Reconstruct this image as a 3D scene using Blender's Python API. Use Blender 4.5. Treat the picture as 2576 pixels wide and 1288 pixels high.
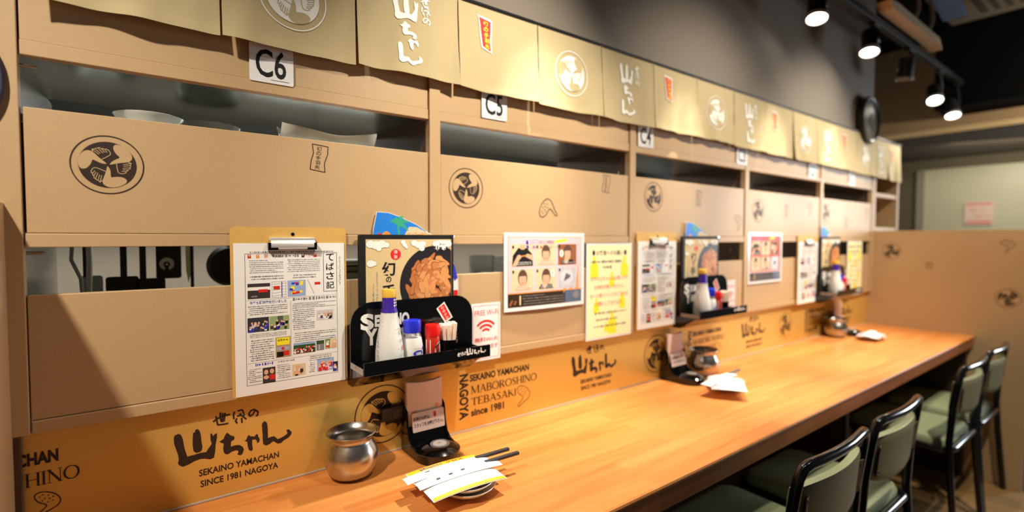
import bpy, math, random
from mathutils import Vector, Matrix
from mathutils.geometry import tessellate_polygon
import bmesh
S = bpy.context.scene
for o in list(bpy.data.objects): bpy.data.objects.remove(o)
C = S.collection
R_ = random.Random(7)
PI = math.pi

# ------------------------------------------------------------------ camera
cam = bpy.data.cameras.new('camera'); cam_o = bpy.data.objects.new('camera', cam); C.objects.link(cam_o)
YAW, PITCH, ROLL = .6428, .0363, .0013
fw = Vector((math.sin(YAW)*math.cos(PITCH), math.cos(YAW)*math.cos(PITCH), -math.sin(PITCH)))
rt = Vector((math.cos(YAW), -math.sin(YAW), 0)); up = rt.cross(fw)
rt, up = math.cos(ROLL)*rt+math.sin(ROLL)*up, -math.sin(ROLL)*rt+math.cos(ROLL)*up
cam_o.matrix_world = Matrix.Translation((0, -1.0846, 1.2575)) @ Matrix((rt, up, -fw)).transposed().to_4x4()
cam.sensor_width = 36; cam.lens = 1251.55*36/2576; cam.clip_start = .02
cam.dof.use_dof = True; cam.dof.focus_distance = .95; cam.dof.aperture_fstop = 1.5
S.camera = cam_o
S.view_settings.view_transform = 'Standard'; S.view_settings.look = 'None'
S.view_settings.gamma = 1; S.view_settings.use_curve_mapping = False
S.view_settings.exposure = 0.80

# ------------------------------------------------------------------ world and lights
w = bpy.data.worlds.new('World'); S.world = w; w.use_nodes = True
w.node_tree.nodes['Background'].inputs[0].default_value = (.62, .60, .60, 1)
w.node_tree.nodes['Background'].inputs[1].default_value = .05
WARM = (1, .90, .755)
def spot(loc, aim, watts, size=50, blend=.6, col=WARM, rad=.03):
    l = bpy.data.lights.new('spot', 'SPOT'); l.energy = watts; l.color = col
    l.spot_size = math.radians(size); l.spot_blend = blend; l.shadow_soft_size = rad
    o = bpy.data.objects.new('spot', l); C.objects.link(o); o.location = loc
    o.rotation_euler = (Vector(aim)-Vector(loc)).to_track_quat('-Z', 'Y').to_euler()
    return o
def area(loc, aim, watts, sx, sy, col):
    l = bpy.data.lights.new('area', 'AREA'); l.energy = watts; l.color = col; l.shape = 'RECTANGLE'; l.size = sx; l.size_y = sy
    o = bpy.data.objects.new('area', l); C.objects.link(o); o.location = loc
    o.rotation_euler = (Vector(aim)-Vector(loc)).to_track_quat('-Z', 'Y').to_euler()
    return o
# the track over the counter (its heads in view carry their own light further down); these heads are above the frame
spot((.98, -.15, 2.14), (.74, -.24, .75), 66, 52, 1, rad=.018)
spot((1.64, -.15, 2.14), (1.42, -.25, .75), 56, 52, 1, rad=.018)
spot((.33, -.15, 2.14), (-.14, -.36, .95), 20, 44, 1)
# a second track behind the guests, aimed at the shelves; added fill beams follow
spot((-.57, -.78, 2.30), (.20, 0, .84), 64, 62, 1)
spot((.80, -.95, 2.34), (.78, 0, 1.49), 68, 56, 1)
spot((1.75, -.95, 2.34), (1.70, 0, 1.34), 46, 76, 1)
spot((2.7, -.95, 2.34), (2.70, 0, 1.36), 62, 76, 1)
spot((3.0, -1.0, 2.34), (3.49, -.12, 1.0), 40, 70, 1)  # added beam to brighten the far partition
spot((2.3, -1.15, 2.34), (2.45, -.6, .40), 70, 80, 1)  # added wide beam to brighten the chairs
spot((4.2, -1.1, 2.1), (4.86, .2, 2.3), 26, 130, 1)  # added fill that brightens the tan wall over the passage
area((1.0, 1.0, 2.45), (1.0, .9, 0), 27, 2.6, .3, (1, .98, .91))      # kitchen ceiling lamp behind the shelves
area((.9, 1.2, 1.275), (.9, 1.32, 0), 3.5, 3.6, .05, (1, .95, .85))        # added light brightening the wall under the kitchen cupboard
area((1.45, 1.13, 1.66), (1.45, 0, 1.46), 4.5, 2.2, .06, (1, .98, .92))        # added light for the upper-slot dishes, along the cupboard front
area((6.2, -2.0, 1.55), (2.6, 0, 1.38), 36, 1.0, 1.0, (.84, .92, 1))     # daylight from the entrance beyond the partition
area((5.6, -.3, 2.0), (6.5, .1, 1.2), 6, .8, .3, (1, .93, .75))        # passage lamp at the far end

# ------------------------------------------------------------------ materials
def lin(c):
    return tuple((v/12.92 if v <= .04045 else ((v+.055)/1.055)**2.4) for v in (x/255 for x in c))
MATS = {}
def M(name, rgb, rough=.5, metal=0, noise=0, nscale=40, bump=0, bscale=300, stretch=None, emit=0, coat=0, trans=0, ior=1.45, alpha=1, vary=0):
    if name in MATS: return MATS[name]
    m = bpy.data.materials.new(name); m.use_nodes = True; MATS[name] = m
    nt = m.node_tree; b = nt.nodes['Principled BSDF']; N = nt.nodes.new; L = nt.links.new
    c = (*lin(rgb), 1)
    b.inputs['Base Color'].default_value = c; b.inputs['Roughness'].default_value = rough; b.inputs['Metallic'].default_value = metal
    b.inputs['IOR'].default_value = ior
    if coat: b.inputs['Coat Weight'].default_value = coat; b.inputs['Coat Roughness'].default_value = .08
    if trans: b.inputs['Transmission Weight'].default_value = trans
    if alpha < 1: b.inputs['Alpha'].default_value = alpha
    if emit: b.inputs['Emission Color'].default_value = c; b.inputs['Emission Strength'].default_value = emit
    if noise or bump or vary:
        tc = N('ShaderNodeTexCoord'); mp = N('ShaderNodeMapping'); L(tc.outputs['Object'], mp.inputs[0])
        if stretch: mp.inputs['Scale'].default_value = stretch
    col = None
    if noise:
        n = N('ShaderNodeTexNoise'); n.inputs['Scale'].default_value = nscale; n.inputs['Detail'].default_value = 5; L(mp.outputs[0], n.inputs[0])
        r = N('ShaderNodeMapRange'); r.inputs[1].default_value = .25; r.inputs[2].default_value = .75; r.inputs[3].default_value = 1-noise; r.inputs[4].default_value = 1+noise
        L(n.outputs[0], r.inputs[0]); col = r.outputs[0]
    if vary:
        oi = N('ShaderNodeObjectInfo'); r2 = N('ShaderNodeMapRange'); r2.inputs[3].default_value = 1-vary; r2.inputs[4].default_value = 1+vary
        L(oi.outputs['Random'], r2.inputs[0])
        if col:
            mu = N('ShaderNodeMath'); mu.operation = 'MULTIPLY'; L(col, mu.inputs[0]); L(r2.outputs[0], mu.inputs[1]); col = mu.outputs[0]
        else: col = r2.outputs[0]
    if col:
        mx = N('ShaderNodeVectorMath'); mx.operation = 'SCALE'; mx.inputs[0].default_value = c[:3]; L(col, mx.inputs['Scale']); L(mx.outputs[0], b.inputs['Base Color'])
    if bump:
        n2 = N('ShaderNodeTexNoise'); n2.inputs['Scale'].default_value = bscale; n2.inputs['Detail'].default_value = 3; L(mp.outputs[0], n2.inputs[0])
        bp = N('ShaderNodeBump'); bp.inputs['Strength'].default_value = bump; bp.inputs['Distance'].default_value = .002
        L(n2.outputs[0], bp.inputs['Height']); L(bp.outputs[0], b.inputs['Normal'])
    return m
def wood_mat(name, dark, mid, light, stave=.045, length=.55, rough=.38):
    m = bpy.data.materials.new(name); m.use_nodes = True; MATS[name] = m
    nt = m.node_tree; b = nt.nodes['Principled BSDF']; N = nt.nodes.new; L = nt.links.new
    tc = N('ShaderNodeTexCoord')
    mp = N('ShaderNodeMapping'); L(tc.outputs['Object'], mp.inputs[0]); mp.inputs['Scale'].default_value = (3, 46, 46)
    n = N('ShaderNodeTexNoise'); n.inputs['Scale'].default_value = 1; n.inputs['Detail'].default_value = 6; n.inputs['Distortion'].default_value = .6; L(mp.outputs[0], n.inputs[0])
    br = N('ShaderNodeTexBrick'); L(tc.outputs['Object'], br.inputs[0]); br.inputs['Scale'].default_value = 1; br.offset = .37
    br.inputs['Brick Width'].default_value = length; br.inputs['Row Height'].default_value = stave; br.inputs['Mortar Size'].default_value = .0004
    br.inputs['Color1'].default_value = (.3, .3, .3, 1); br.inputs['Color2'].default_value = (.7, .7, .7, 1); br.inputs['Mortar'].default_value = (.22, .22, .22, 1)
    mx = N('ShaderNodeMix'); mx.data_type = 'FLOAT'; mx.inputs[0].default_value = .42
    L(n.outputs[0], mx.inputs[2]); L(br.outputs[0], mx.inputs[3])
    cr = N('ShaderNodeValToRGB'); L(mx.outputs[0], cr.inputs[0])
    e = cr.color_ramp.elements; e[0].position = .3; e[0].color = (*lin(dark), 1); e[1].position = .72; e[1].color = (*lin(light), 1)
    k = e.new(.5); k.color = (*lin(mid), 1)
    L(cr.outputs[0], b.inputs['Base Color']); b.inputs['Roughness'].default_value = rough
    b.inputs['Specular IOR Level'].default_value = .35
    return m
TAN = M('tan_laminate', (190, 159, 118), .42, noise=.035, nscale=260, bump=.05, bscale=900)
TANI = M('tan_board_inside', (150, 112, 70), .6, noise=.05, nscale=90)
GOLD = M('gold_sheet', (226, 188, 100), .36, .5, noise=.02, nscale=300)
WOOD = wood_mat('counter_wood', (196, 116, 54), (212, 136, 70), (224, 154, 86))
FASC = wood_mat('counter_wood_shade', (120, 66, 30), (150, 86, 44), (170, 104, 58))  # counter wood in darker tones: the edge's shade put into the colour
STEEL = M('stainless_steel', (190, 194, 190), .24, 1, noise=.04, nscale=8, stretch=(1, 20, 20))
STEELM = M('brushed_pot_steel', (196, 190, 182), .27, 1, bump=.12, bscale=60)
CLOTH = M('noren_cloth', (188, 170, 128), .85, noise=.03, nscale=700, bump=.12, bscale=1500)
WHT = M('white_print', (240, 238, 230), .6)
INK = M('brown_ink', (46, 29, 17), .55)
BLK = M('black_print', (18, 16, 15), .5)
BLKG = M('black_gloss', (9, 9, 10), .12, coat=.4)
BLKM = M('black_matt', (14, 14, 15), .5)
CHROME = M('chrome', (220, 220, 222), .12, 1)
PAPER = M('paper', (238, 236, 232), .65, noise=.01, nscale=30)
GREYW = M('grey_wall_paint', (130, 119, 106), .8, noise=.02, nscale=3, bump=.05, bscale=400)
GREYT = M('grey_print', (128, 126, 126), .6)
MIDG = M('text_grey', (88, 86, 86), .6)
RED = M('red_print', (214, 40, 32), .5)
ORG = M('orange_print', (235, 150, 60), .5)
YEL = M('yellow_print', (250, 232, 40), .5)
YELP = M('pale_yellow_print', (252, 244, 190), .55)
PINK = M('pink_print', (240, 196, 204), .55)
BLU = M('blue_print', (52, 60, 190), .5)
SKY = M('sky_blue_print', (40, 130, 225), .4)
SKIN = M('skin_tone_print', (226, 172, 138), .55)
HAIR = M('dark_brown_print', (58, 38, 28), .55)
GRN = M('green_print', (60, 150, 80), .5)
NAVY = M('navy_print', (40, 40, 70), .5)
PURP = M('purple_print', (58, 34, 148), .35)
SAND = M('sand_print', (222, 200, 160), .5)
CRM = M('cream_print', (214, 190, 140), .55)
LEATH = M('black_leatherette', (16, 15, 15), .55, bump=.2, bscale=900)

# ------------------------------------------------------------------ mesh helpers
def tess(pts):
    return tessellate_polygon([[Vector((p[0], p[1], 0)) for p in pts]])
class B:
    """collects faces of one mesh object"""
    def __init__(s): s.v, s.f, s.m, s.sm = [], [], [], []
    def add(s, vs, fs, mi=0, sm=False):
        n = len(s.v); s.v += [tuple(v) for v in vs]
        for f in fs: s.f.append([i+n for i in f]); s.m.append(mi); s.sm.append(sm)
        return s
    def box(s, x0, x1, y0, y1, z0, z1, bev=0, mi=0, mat=None):
        if not bev:
            vs = [(x, y, z) for z in (z0, z1) for x, y in ((x0, y0), (x1, y0), (x1, y1), (x0, y1))]
            fs = [(3, 2, 1, 0), (4, 5, 6, 7), (0, 1, 5, 4), (1, 2, 6, 5), (2, 3, 7, 6), (3, 0, 4, 7)]
        else:
            bm = bmesh.new(); bmesh.ops.create_cube(bm, size=1)
            for v in bm.verts: v.co = ((x0+x1)/2+v.co.x*(x1-x0), (y0+y1)/2+v.co.y*(y1-y0), (z0+z1)/2+v.co.z*(z1-z0))
            bmesh.ops.bevel(bm, geom=bm.edges[:], offset=bev, segments=2, affect='EDGES', profile=.5)
            bm.verts.index_update(); vs = [v.co.copy() for v in bm.verts]; fs = [[v.index for v in f.verts] for f in bm.faces]; bm.free()
        if mat: vs = [mat @ Vector(v) for v in vs]
        return s.add(vs, fs, mi)
    def lathe(s, prof, c=(0, 0, 0), seg=32, mi=0, mat=None, cap0=True, cap1=False, sx=1, sy=1):
        vs, fs = [], []; n = len(prof)
        for r, z in prof:
            for k in range(seg):
                a = 2*PI*k/seg; vs.append(Vector((r*math.cos(a)*sx, r*math.sin(a)*sy, z)))
        for i in range(n-1):
            for k in range(seg):
                k2 = (k+1) % seg; fs.append((i*seg+k, i*seg+k2, (i+1)*seg+k2, (i+1)*seg+k))
        if cap0: fs.append(tuple(range(seg-1, -1, -1)))
        if cap1: fs.append(tuple((n-1)*seg+k for k in range(seg)))
        if mat: vs = [mat @ v for v in vs]
        vs = [v+Vector(c) for v in vs]
        return s.add(vs, fs, mi, True)
    def tube(s, path, r, seg=10, mi=0, closed=False, flat=1.0):
        P = [Vector(p) for p in path]; n = len(P); vs, fs = [], []
        rs = r if isinstance(r, (list, tuple)) else [r]*n
        prev = None
        for i, p in enumerate(P):
            if closed: t = (P[(i+1) % n]-P[i-1])
            else: t = (P[min(i+1, n-1)]-P[max(i-1, 0)])
            t.normalize()
            if prev is None:
                a = Vector((0, 0, 1)) if abs(t.z) < .9 else Vector((1, 0, 0)); u = t.cross(a).normalized()
            else: u = (prev-t*prev.dot(t)).normalized()
            prev = u; v = t.cross(u)
            for k in range(seg):
                an = 2*PI*k/seg; vs.append(p+u*math.cos(an)*rs[i]+v*math.sin(an)*rs[i]*flat)
        for i in range(n if closed else n-1):
            j = (i+1) % n
            for k in range(seg):
                k2 = (k+1) % seg; fs.append((i*seg+k, i*seg+k2, j*seg+k2, j*seg+k))
        if not closed: fs += [tuple(range(seg-1, -1, -1)), tuple((n-1)*seg+k for k in range(seg))]
        return s.add(vs, fs, mi, True)
    def prism(s, pts, fr, d0, d1, mi=0):
        """polygon pts (a,b) placed by fr(a,b,depth), extruded from d0 to d1"""
        n = len(pts); vs = [fr(a, b, d0) for a, b in pts]+[fr(a, b, d1) for a, b in pts]
        t = tess(pts); fs = [tuple(x) for x in t]+[tuple(n+i for i in reversed(x)) for x in t]
        fs += [(i, (i+1) % n, n+(i+1) % n, n+i) for i in range(n)]
        return s.add(vs, fs, mi)
    def grid(s, fn, nu, nv, mi=0, sm=True):
        vs = [fn(i/nu, j/nv) for j in range(nv+1) for i in range(nu+1)]
        fs = [(j*(nu+1)+i, j*(nu+1)+i+1, (j+1)*(nu+1)+i+1, (j+1)*(nu+1)+i) for j in range(nv) for i in range(nu)]
        return s.add(vs, fs, mi, sm)
    def obj(s, name, mats, parent=None, fixn=True, world=False):
        me = bpy.data.meshes.new(name); vs = s.v
        if world and parent is not None:
            l = Vector((0, 0, 0)); q = parent
            while q is not None: l = l+q.location; q = q.parent
            vs = [(a-l.x, b-l.y, c-l.z) for a, b, c in vs]
        me.from_pydata([tuple(v) for v in vs], [], s.f)
        if not isinstance(mats, (list, tuple)): mats = [mats]
        for m in mats: me.materials.append(m)
        me.polygons.foreach_set('material_index', s.m); me.polygons.foreach_set('use_smooth', s.sm)
        if fixn:
            bm = bmesh.new(); bm.from_mesh(me); bmesh.ops.recalc_face_normals(bm, faces=bm.faces[:]); bm.to_mesh(me); bm.free()
        if any(s.sm): me.set_sharp_from_angle(angle=math.radians(38))
        me.update()
        o = bpy.data.objects.new(name, me); C.objects.link(o)
        if parent is not None: o.parent = parent
        return o
def tag(o, label, cat, group=None, kind=None):
    if label: o['label'] = label
    if cat: o['category'] = cat
    if group: o['group'] = group
    if kind: o['kind'] = kind
    return o
def thing(name, label, cat, loc=(0, 0, 0), rz=0, group=None):
    o = bpy.data.objects.new(name, None); C.objects.link(o); o.empty_display_size = .05
    o.location = loc; o.rotation_euler = (0, 0, rz)
    return tag(o, label, cat, group)
def dup(root, loc, rz=None, label=None):
    r = root.copy(); C.objects.link(r); r.location = loc
    if rz is not None: r.rotation_euler = (0, 0, rz)
    if label: r['label'] = label
    for ch in list(root.children):
        c = ch.copy(); C.objects.link(c); c.parent = r
        for g in list(ch.children):
            d = g.copy(); C.objects.link(d); d.parent = c
    return r
def rrect(x0, x1, z0, z1, r, n=5, corners=(1, 1, 1, 1)):
    out = []
    for (cx, cz, a0, on) in ((x1-r, z1-r, 0, corners[0]), (x0+r, z1-r, 90, corners[1]), (x0+r, z0+r, 180, corners[2]), (x1-r, z0+r, 270, corners[3])):
        if on:
            for k in range(n+1):
                a = math.radians(a0+90*k/n); out.append((cx+r*math.cos(a), cz+r*math.sin(a)))
        else:
            a = math.radians(a0+45); out.append((cx+r*(1 if math.cos(a) > 0 else -1), cz+r*(1 if math.sin(a) > 0 else -1)))
    return out
def wallf(y0=0.):
    return lambda a, b, d: (a, y0-d, b)

# ------------------------------------------------------------------ flat print
TX = {}
def txt(body, bold=0, res=3):
    k = (body, bold)
    if k in TX: return TX[k]
    cu = bpy.data.curves.new('t', 'FONT'); cu.body = body; cu.resolution_u = res; cu.offset = bold; cu.fill_mode = 'FRONT' if hasattr(cu, 'fill_mode') else cu.fill_mode
    o = bpy.data.objects.new('t', cu); me = o.to_mesh()
    vs = [(v.co.x, v.co.y) for v in me.vertices]; fs = [tuple(p.vertices) for p in me.polygons]
    o.to_mesh_clear(); bpy.data.objects.remove(o); bpy.data.curves.remove(cu)
    if not vs: vs = [(0, 0), (1, 0), (1, 1)]; fs = []
    x0 = min(a for a, b in vs); y0 = min(b for a, b in vs); x1 = max(a for a, b in vs); y1 = max(b for a, b in vs)
    par = list(range(len(vs)))
    def root(i):
        while par[i] != i: par[i] = par[par[i]]; i = par[i]
        return i
    for f in fs:
        for i in f[1:]: par[root(i)] = root(f[0])
    isl = {}
    for f in fs: isl.setdefault(root(f[0]), []).append(f)
    parts = []
    for g in isl.values():
        ix = sorted({i for f in g for i in f}); mp = {i: n for n, i in enumerate(ix)}
        parts.append(([(vs[i][0]-x0, vs[i][1]-y0) for i in ix], [tuple(mp[i] for i in f) for f in g]))
    TX[k] = (parts, x1-x0, y1-y0)
    return TX[k]
class Dec:
    """flat print on a surface: 2D shapes, each on a layer, mapped by fr(a,b,depth)"""
    def __init__(s, fr, sc=1., ox=0., oz=0., lay=.00022, base=.0003):
        s.fr, s.sc, s.ox, s.oz, s.lay, s.base = fr, sc, ox, oz, lay, base; s.it = []
    def raw(s, vs, fs, mat, layer=1): s.it.append((vs, fs, mat, layer)); return s
    def poly(s, pts, mat, layer=1): return s.raw(pts, [tuple(t) for t in tess(pts)], mat, layer)
    def rect(s, x0, x1, z0, z1, mat, layer=1): return s.raw([(x0, z0), (x1, z0), (x1, z1), (x0, z1)], [(0, 1, 2, 3)], mat, layer)
    def frame(s, x0, x1, z0, z1, t, mat, layer=1):
        return s.rect(x0, x1, z0, z0+t, mat, layer).rect(x0, x1, z1-t, z1, mat, layer).rect(x0, x0+t, z0+t, z1-t, mat, layer).rect(x1-t, x1, z0+t, z1-t, mat, layer)
    def disc(s, cx, cz, rx, rz, mat, layer=1, n=28):
        return s.raw([(cx+rx*math.cos(2*PI*k/n), cz+rz*math.sin(2*PI*k/n)) for k in range(n)], [tuple(range(n))], mat, layer)
    def ring(s, cx, cz, r0, r1, mat, layer=1, n=40, a0=0, a1=360):
        full = a1-a0 >= 360; m = n if full else n+1
        an = [math.radians(a0+(a1-a0)*k/n) for k in range(m)]
        vs = [(cx+r0*math.cos(a), cz+r0*math.sin(a)) for a in an]+[(cx+r1*math.cos(a), cz+r1*math.sin(a)) for a in an]
        return s.raw(vs, [(k, (k+1) % m, m+(k+1) % m, m+k) for k in range(n)], mat, layer)
    def stroke(s, pts, wd, mat, layer=1):
        ws = wd if isinstance(wd, (list, tuple)) else [wd]*len(pts)
        for i in range(len(pts)-1):
            (a, b), (c, d) = pts[i], pts[i+1]; l = math.hypot(c-a, d-b) or 1; nx, nz = -(d-b)/l/2, (c-a)/l/2
            s.raw([(a+nx*ws[i], b+nz*ws[i]), (a-nx*ws[i], b-nz*ws[i]), (c-nx*ws[i+1], d-nz*ws[i+1]), (c+nx*ws[i+1], d+nz*ws[i+1])], [(0, 1, 2, 3)], mat, layer)
            if i: s.disc(a, b, ws[i]/2, ws[i]/2, mat, layer, 8)
        return s
    def text(s, body, x, z, h, mat, w=None, bold=0, layer=1, align='L', rot=0):
        """x,z = lower-left corner (or centre of the base line with align C) of the ink box"""
        parts, tw, th = txt(body, bold); k = h/th; kx = (w/tw) if w else k
        W_ = tw*kx; dx = -W_/2 if align == 'C' else 0
        ca, sa = math.cos(rot), math.sin(rot)
        for vs, fs in parts: s.raw([(x+(a*kx+dx)*ca-b*k*sa, z+(a*kx+dx)*sa+b*k*ca) for a, b in vs], fs, mat, layer)
        return s
    def vtext(s, body, x, ztop, h, mat, bold=0, layer=1, gap=1.12, w=None):
        for i, ch in enumerate(body): s.text(ch, x, ztop-h-i*h*gap, h*(.62 if ch in 'の' else .94), mat, w=(w or h)*(.68 if ch in 'の' else .94), bold=bold, layer=layer, align='C')
        return s
    def ticks(s, x0, x1, z0, z1, rows, mat, layer=1, fill=.72, seed=0):
        """rows of print too small to read: uneven marks"""
        r = random.Random(seed); rh = (z1-z0)/rows; hh = rh*fill*.8
        for j in range(rows):
            x = x0+r.random()*rh; zc = z1-(j+.5)*rh; end = x1 if r.random() < .8 else x0+(x1-x0)*r.uniform(.5, .95)
            while x < end:
                wd = hh*r.uniform(.25, .75); q = hh*r.uniform(.35, 1)
                s.rect(x, min(x+wd, end), zc-q/2, zc+q/2, mat, layer); x += wd+hh*r.uniform(.15, .5)
        return s
    def obj(s, name, parent, warp=None, cut=None, world=False):
        b = B(); mats = []
        for idx, (vs, fs, mat, layer) in enumerate(s.it):
            if mat not in mats: mats.append(mat)
            d = s.base+layer*s.lay+(idx % 18)*1.6e-6      # overlapping ink never lies in one plane
            P = [(s.ox+a*s.sc, s.oz+c*s.sc) for a, c in vs]
            if cut:
                bm = bmesh.new(); bv = [bm.verts.new((a, c, 0)) for a, c in P]
                for f in fs:
                    try: bm.faces.new([bv[i] for i in f])
                    except ValueError: pass
                for ax, lo, hi, st in cut:
                    k = lo
                    while k < hi:
                        n = Vector((1, 0, 0)) if ax == 0 else Vector((0, 1, 0))
                        bmesh.ops.bisect_plane(bm, geom=bm.verts[:]+bm.edges[:]+bm.faces[:], plane_co=n*k, plane_no=n); k += st
                bm.verts.index_update(); P = [(v.co.x, v.co.y) for v in bm.verts]; fs = [[v.index for v in f.verts] for f in bm.faces]; bm.free()
            b.add([s.fr(a, c, d) for a, c in P], fs, mats.index(mat))
        o = b.obj(name, mats, parent, fixn=False, world=world)
        return o

# marks used again and again (millimetres)
YAMA = [(0.6, 85.4), (2.3, 90.1), (8.1, 91.9), (11.7, 89.1), (13.7, 83.5), (15.2, 75.4), (16.1, 66.2), (18.5, 55.2), (21.0, 45.2), (31.8, 45.8), (42.8, 46.9), (51.6, 45.9), (54.5, 51.1), (58.0, 55.5), (60.9, 60.1), (58.8, 68.6), (59.0, 80.5), (61.2, 79.9), (63.4, 74.1), (66.3, 77.4), (69.7, 78.6), (69.8, 71.2), (67.0, 55.9), (66.2, 42.8), (63.8, 32.1), (58.1, 30.3), (49.2, 34.0), (41.5, 35.4), (31.6, 33.5), (23.9, 30.3), (13.7, 28.0), (8.0, 32.2), (6.0, 36.6), (7.7, 42.6), (6.8, 51.8), (4.3, 61.4), (0.9, 75.1)]
YAMA2 = [(31.0, 88.4), (33.7, 88.4), (34.9, 93.4), (38.2, 93.9), (41.4, 89.9), (43.4, 80.2), (43.8, 69.6), (45.4, 58.7), (44.5, 51.7), (40.6, 48.8), (35.1, 48.9), (30.9, 53.3), (30.0, 63.9), (30.0, 75.7)]
CHI = [(73.4, 60.3), (76.8, 62.2), (80.9, 64.5), (83.3, 70.7), (86.9, 75.5), (89.8, 72.5), (93.2, 68.3), (98.5, 65.7), (99.9, 61.9), (97.8, 58.4), (93.6, 56.7), (92.9, 51.4), (92.8, 46.0), (99.9, 46.9), (108.2, 45.5), (114.1, 39.9), (115.5, 34.1), (112.7, 26.5), (109.1, 24.5), (103.8, 27.5), (105.6, 30.5), (105.7, 34.5), (102.1, 36.8), (95.0, 35.9), (87.9, 32.4), (83.3, 33.6), (80.5, 38.4), (79.8, 46.0), (81.1, 55.0), (77.3, 57.6)]
YA = [(117.1, 51.5), (120.4, 53.5), (122.9, 59.8), (125.4, 61.7), (127.2, 58.5), (135.1, 56.1), (138.3, 60.0), (140.8, 59.7), (141.9, 54.5), (144.3, 49.0), (143.6, 43.6), (139.2, 41.2), (139.3, 46.1), (136.3, 50.3), (130.7, 50.3), (130.6, 41.3), (131.7, 30.6), (128.5, 27.6), (124.3, 31.8), (122.6, 39.1), (122.1, 46.2), (121.6, 49.1)]
NN = [(148.8, 76.7), (150.5, 81.2), (154.3, 83.4), (158.0, 79.5), (159.2, 74.3), (159.6, 60.8), (159.7, 46.7), (165.2, 48.2), (171.6, 48.0), (174.1, 45.3), (178.0, 40.1), (184.5, 41.4), (192.4, 44.5), (197.1, 47.7), (195.2, 56.0), (200.6, 55.5), (205.8, 48.5), (203.7, 43.2), (199.0, 38.6), (189.7, 35.1), (184.3, 30.7), (177.8, 30.9), (172.7, 35.7), (168.9, 38.1), (163.7, 34.4), (156.7, 32.2), (151.0, 36.1), (150.1, 42.0), (149.9, 58.9)]
SEKA = [[(63.9, 101.9), (68.5, 105.5), (75.3, 108.0), (83.4, 110.3), (92.8, 110.3)], [(69.1, 112.0), (70.1, 101.8), (71.7, 93.5)], [(71.7, 94.2), (80.8, 93.4), (89.5, 93.5)], [(76.1, 117.9), (75.9, 107.2), (77.5, 98.9)], [(84.1, 115.5), (83.4, 109.6), (82.1, 99.2)], [(77.5, 99.5), (82.1, 99.8)], [(80.1, 115.7), (79.2, 99.8)],
        [(100.5, 114.1), (98.6, 107.7), (99.0, 99.5)], [(105.8, 114.3), (114.2, 115.3)], [(114.2, 115.3), (117.6, 102.3)], [(108.1, 107.0), (112.8, 107.4)], [(104.4, 104.4), (114.0, 104.4)], [(104.4, 100.3), (101.9, 94.8), (104.8, 90.0)], [(112.7, 99.2), (113.1, 88.9)], [(112.8, 104.0), (121.1, 94.6)],
        [(137.2, 109.1), (132.8, 101.8), (127.8, 99.4), (125.5, 104.0), (129.2, 110.1), (136.0, 111.0), (142.1, 105.3), (141.4, 98.5), (138.3, 97.1)]]
ARM = [(-1.1, -2.2), (-2.6, -9.8), (-4.5, -17.0), (-7.7, -26.0), (-7.8, -29.6), (-6.2, -33.8), (-1.5, -37.1), (4.7, -38.0), (11.7, -36.7), (18.8, -33.6), (23.9, -29.2), (25.1, -25.5), (23.3, -22.1), (19.1, -19.7), (12.8, -19.1), (7.2, -20.1), (3.4, -21.0), (3.3, -13.8), (2.6, -7.6), (0.6, -3.4)]
HAND = [[(-3.3, -11.2), (-10.4, -7.9), (-16.4, -5.7), (-19.8, -7.3), (-21.9, -11.0), (-22.0, -14.9), (-20.3, -15.6), (-17.2, -11.0)], [(-20.3, -15.6), (-20.1, -19.1), (-18.7, -19.4), (-15.9, -13.5)], [(-18.7, -19.4), (-18.5, -23.7), (-16.8, -24.5), (-13.6, -14.7)], [(-16.8, -24.5), (-14.9, -26.5), (-13.5, -26.9), (-11.3, -17.5)], [(-13.5, -26.9), (-10.9, -29.8), (-8.6, -18.2)], [(-10.9, -29.8), (-8.1, -26.9)]]
WING = [(-17.5, 21.5), (-15.5, 27.8), (-7.1, 31.0), (5.6, 28.2), (18.5, 20.0), (27.1, 8.2), (28.3, -0.6), (22.9, -9.8), (10.0, -15.8), (-2.7, -21.7), (-10.1, -27.8), (-14.3, -27.8), (-15.4, -23.4), (-9.1, -17.1), (-0.7, -10.3), (4.6, -2.9), (-9.1, 5.7), (-15.4, 14.4)]
WDOT = [(-2.9, 23.0), (6.7, 18.8), (15.3, 13.8), (-8.1, 18.9), (0.3, 13.2), (8.9, 10.7), (-3.9, 8.9), (5.7, 3.7), (14.2, 4.6)]
def smooth(pts, closed=True):
    out = []; n = len(pts)
    for i in range(n if closed else n-1):
        (a, b), (c, d) = pts[i], pts[(i+1) % n]; out += [(a*.75+c*.25, b*.75+d*.25), (a*.25+c*.75, b*.25+d*.75)]
    return out if closed else [pts[0]]+out+[pts[-1]]
def fit(pts, x0, x1, z0, z1, ref=None):
    r = ref or pts; a0 = min(p[0] for p in r); a1 = max(p[0] for p in r); b0 = min(p[1] for p in r); b1 = max(p[1] for p in r)
    return [(x0+(a-a0)/(a1-a0)*(x1-x0), z0+(b-b0)/(b1-b0)*(z1-z0)) for a, b in pts]
def emblem(D, cx, cz, r, ink, base, rot=0, layer=1):
    k = r/49.2
    D.ring(cx, cz, r*.962, r, ink, layer, 56); D.disc(cx, cz, r*.782, r*.782, ink, layer, 48)
    for j in range(3):
        an = rot+j*2*PI/3; ca, sa = math.cos(an), math.sin(an)
        f = lambda P: [(cx+k*(a*ca-b*sa), cz+k*(a*sa+b*ca)) for a, b in P]
        D.poly(f(smooth(ARM)), base, layer+1)
        for h in HAND: D.stroke(f(h), r*.022, base, layer+1)
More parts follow.
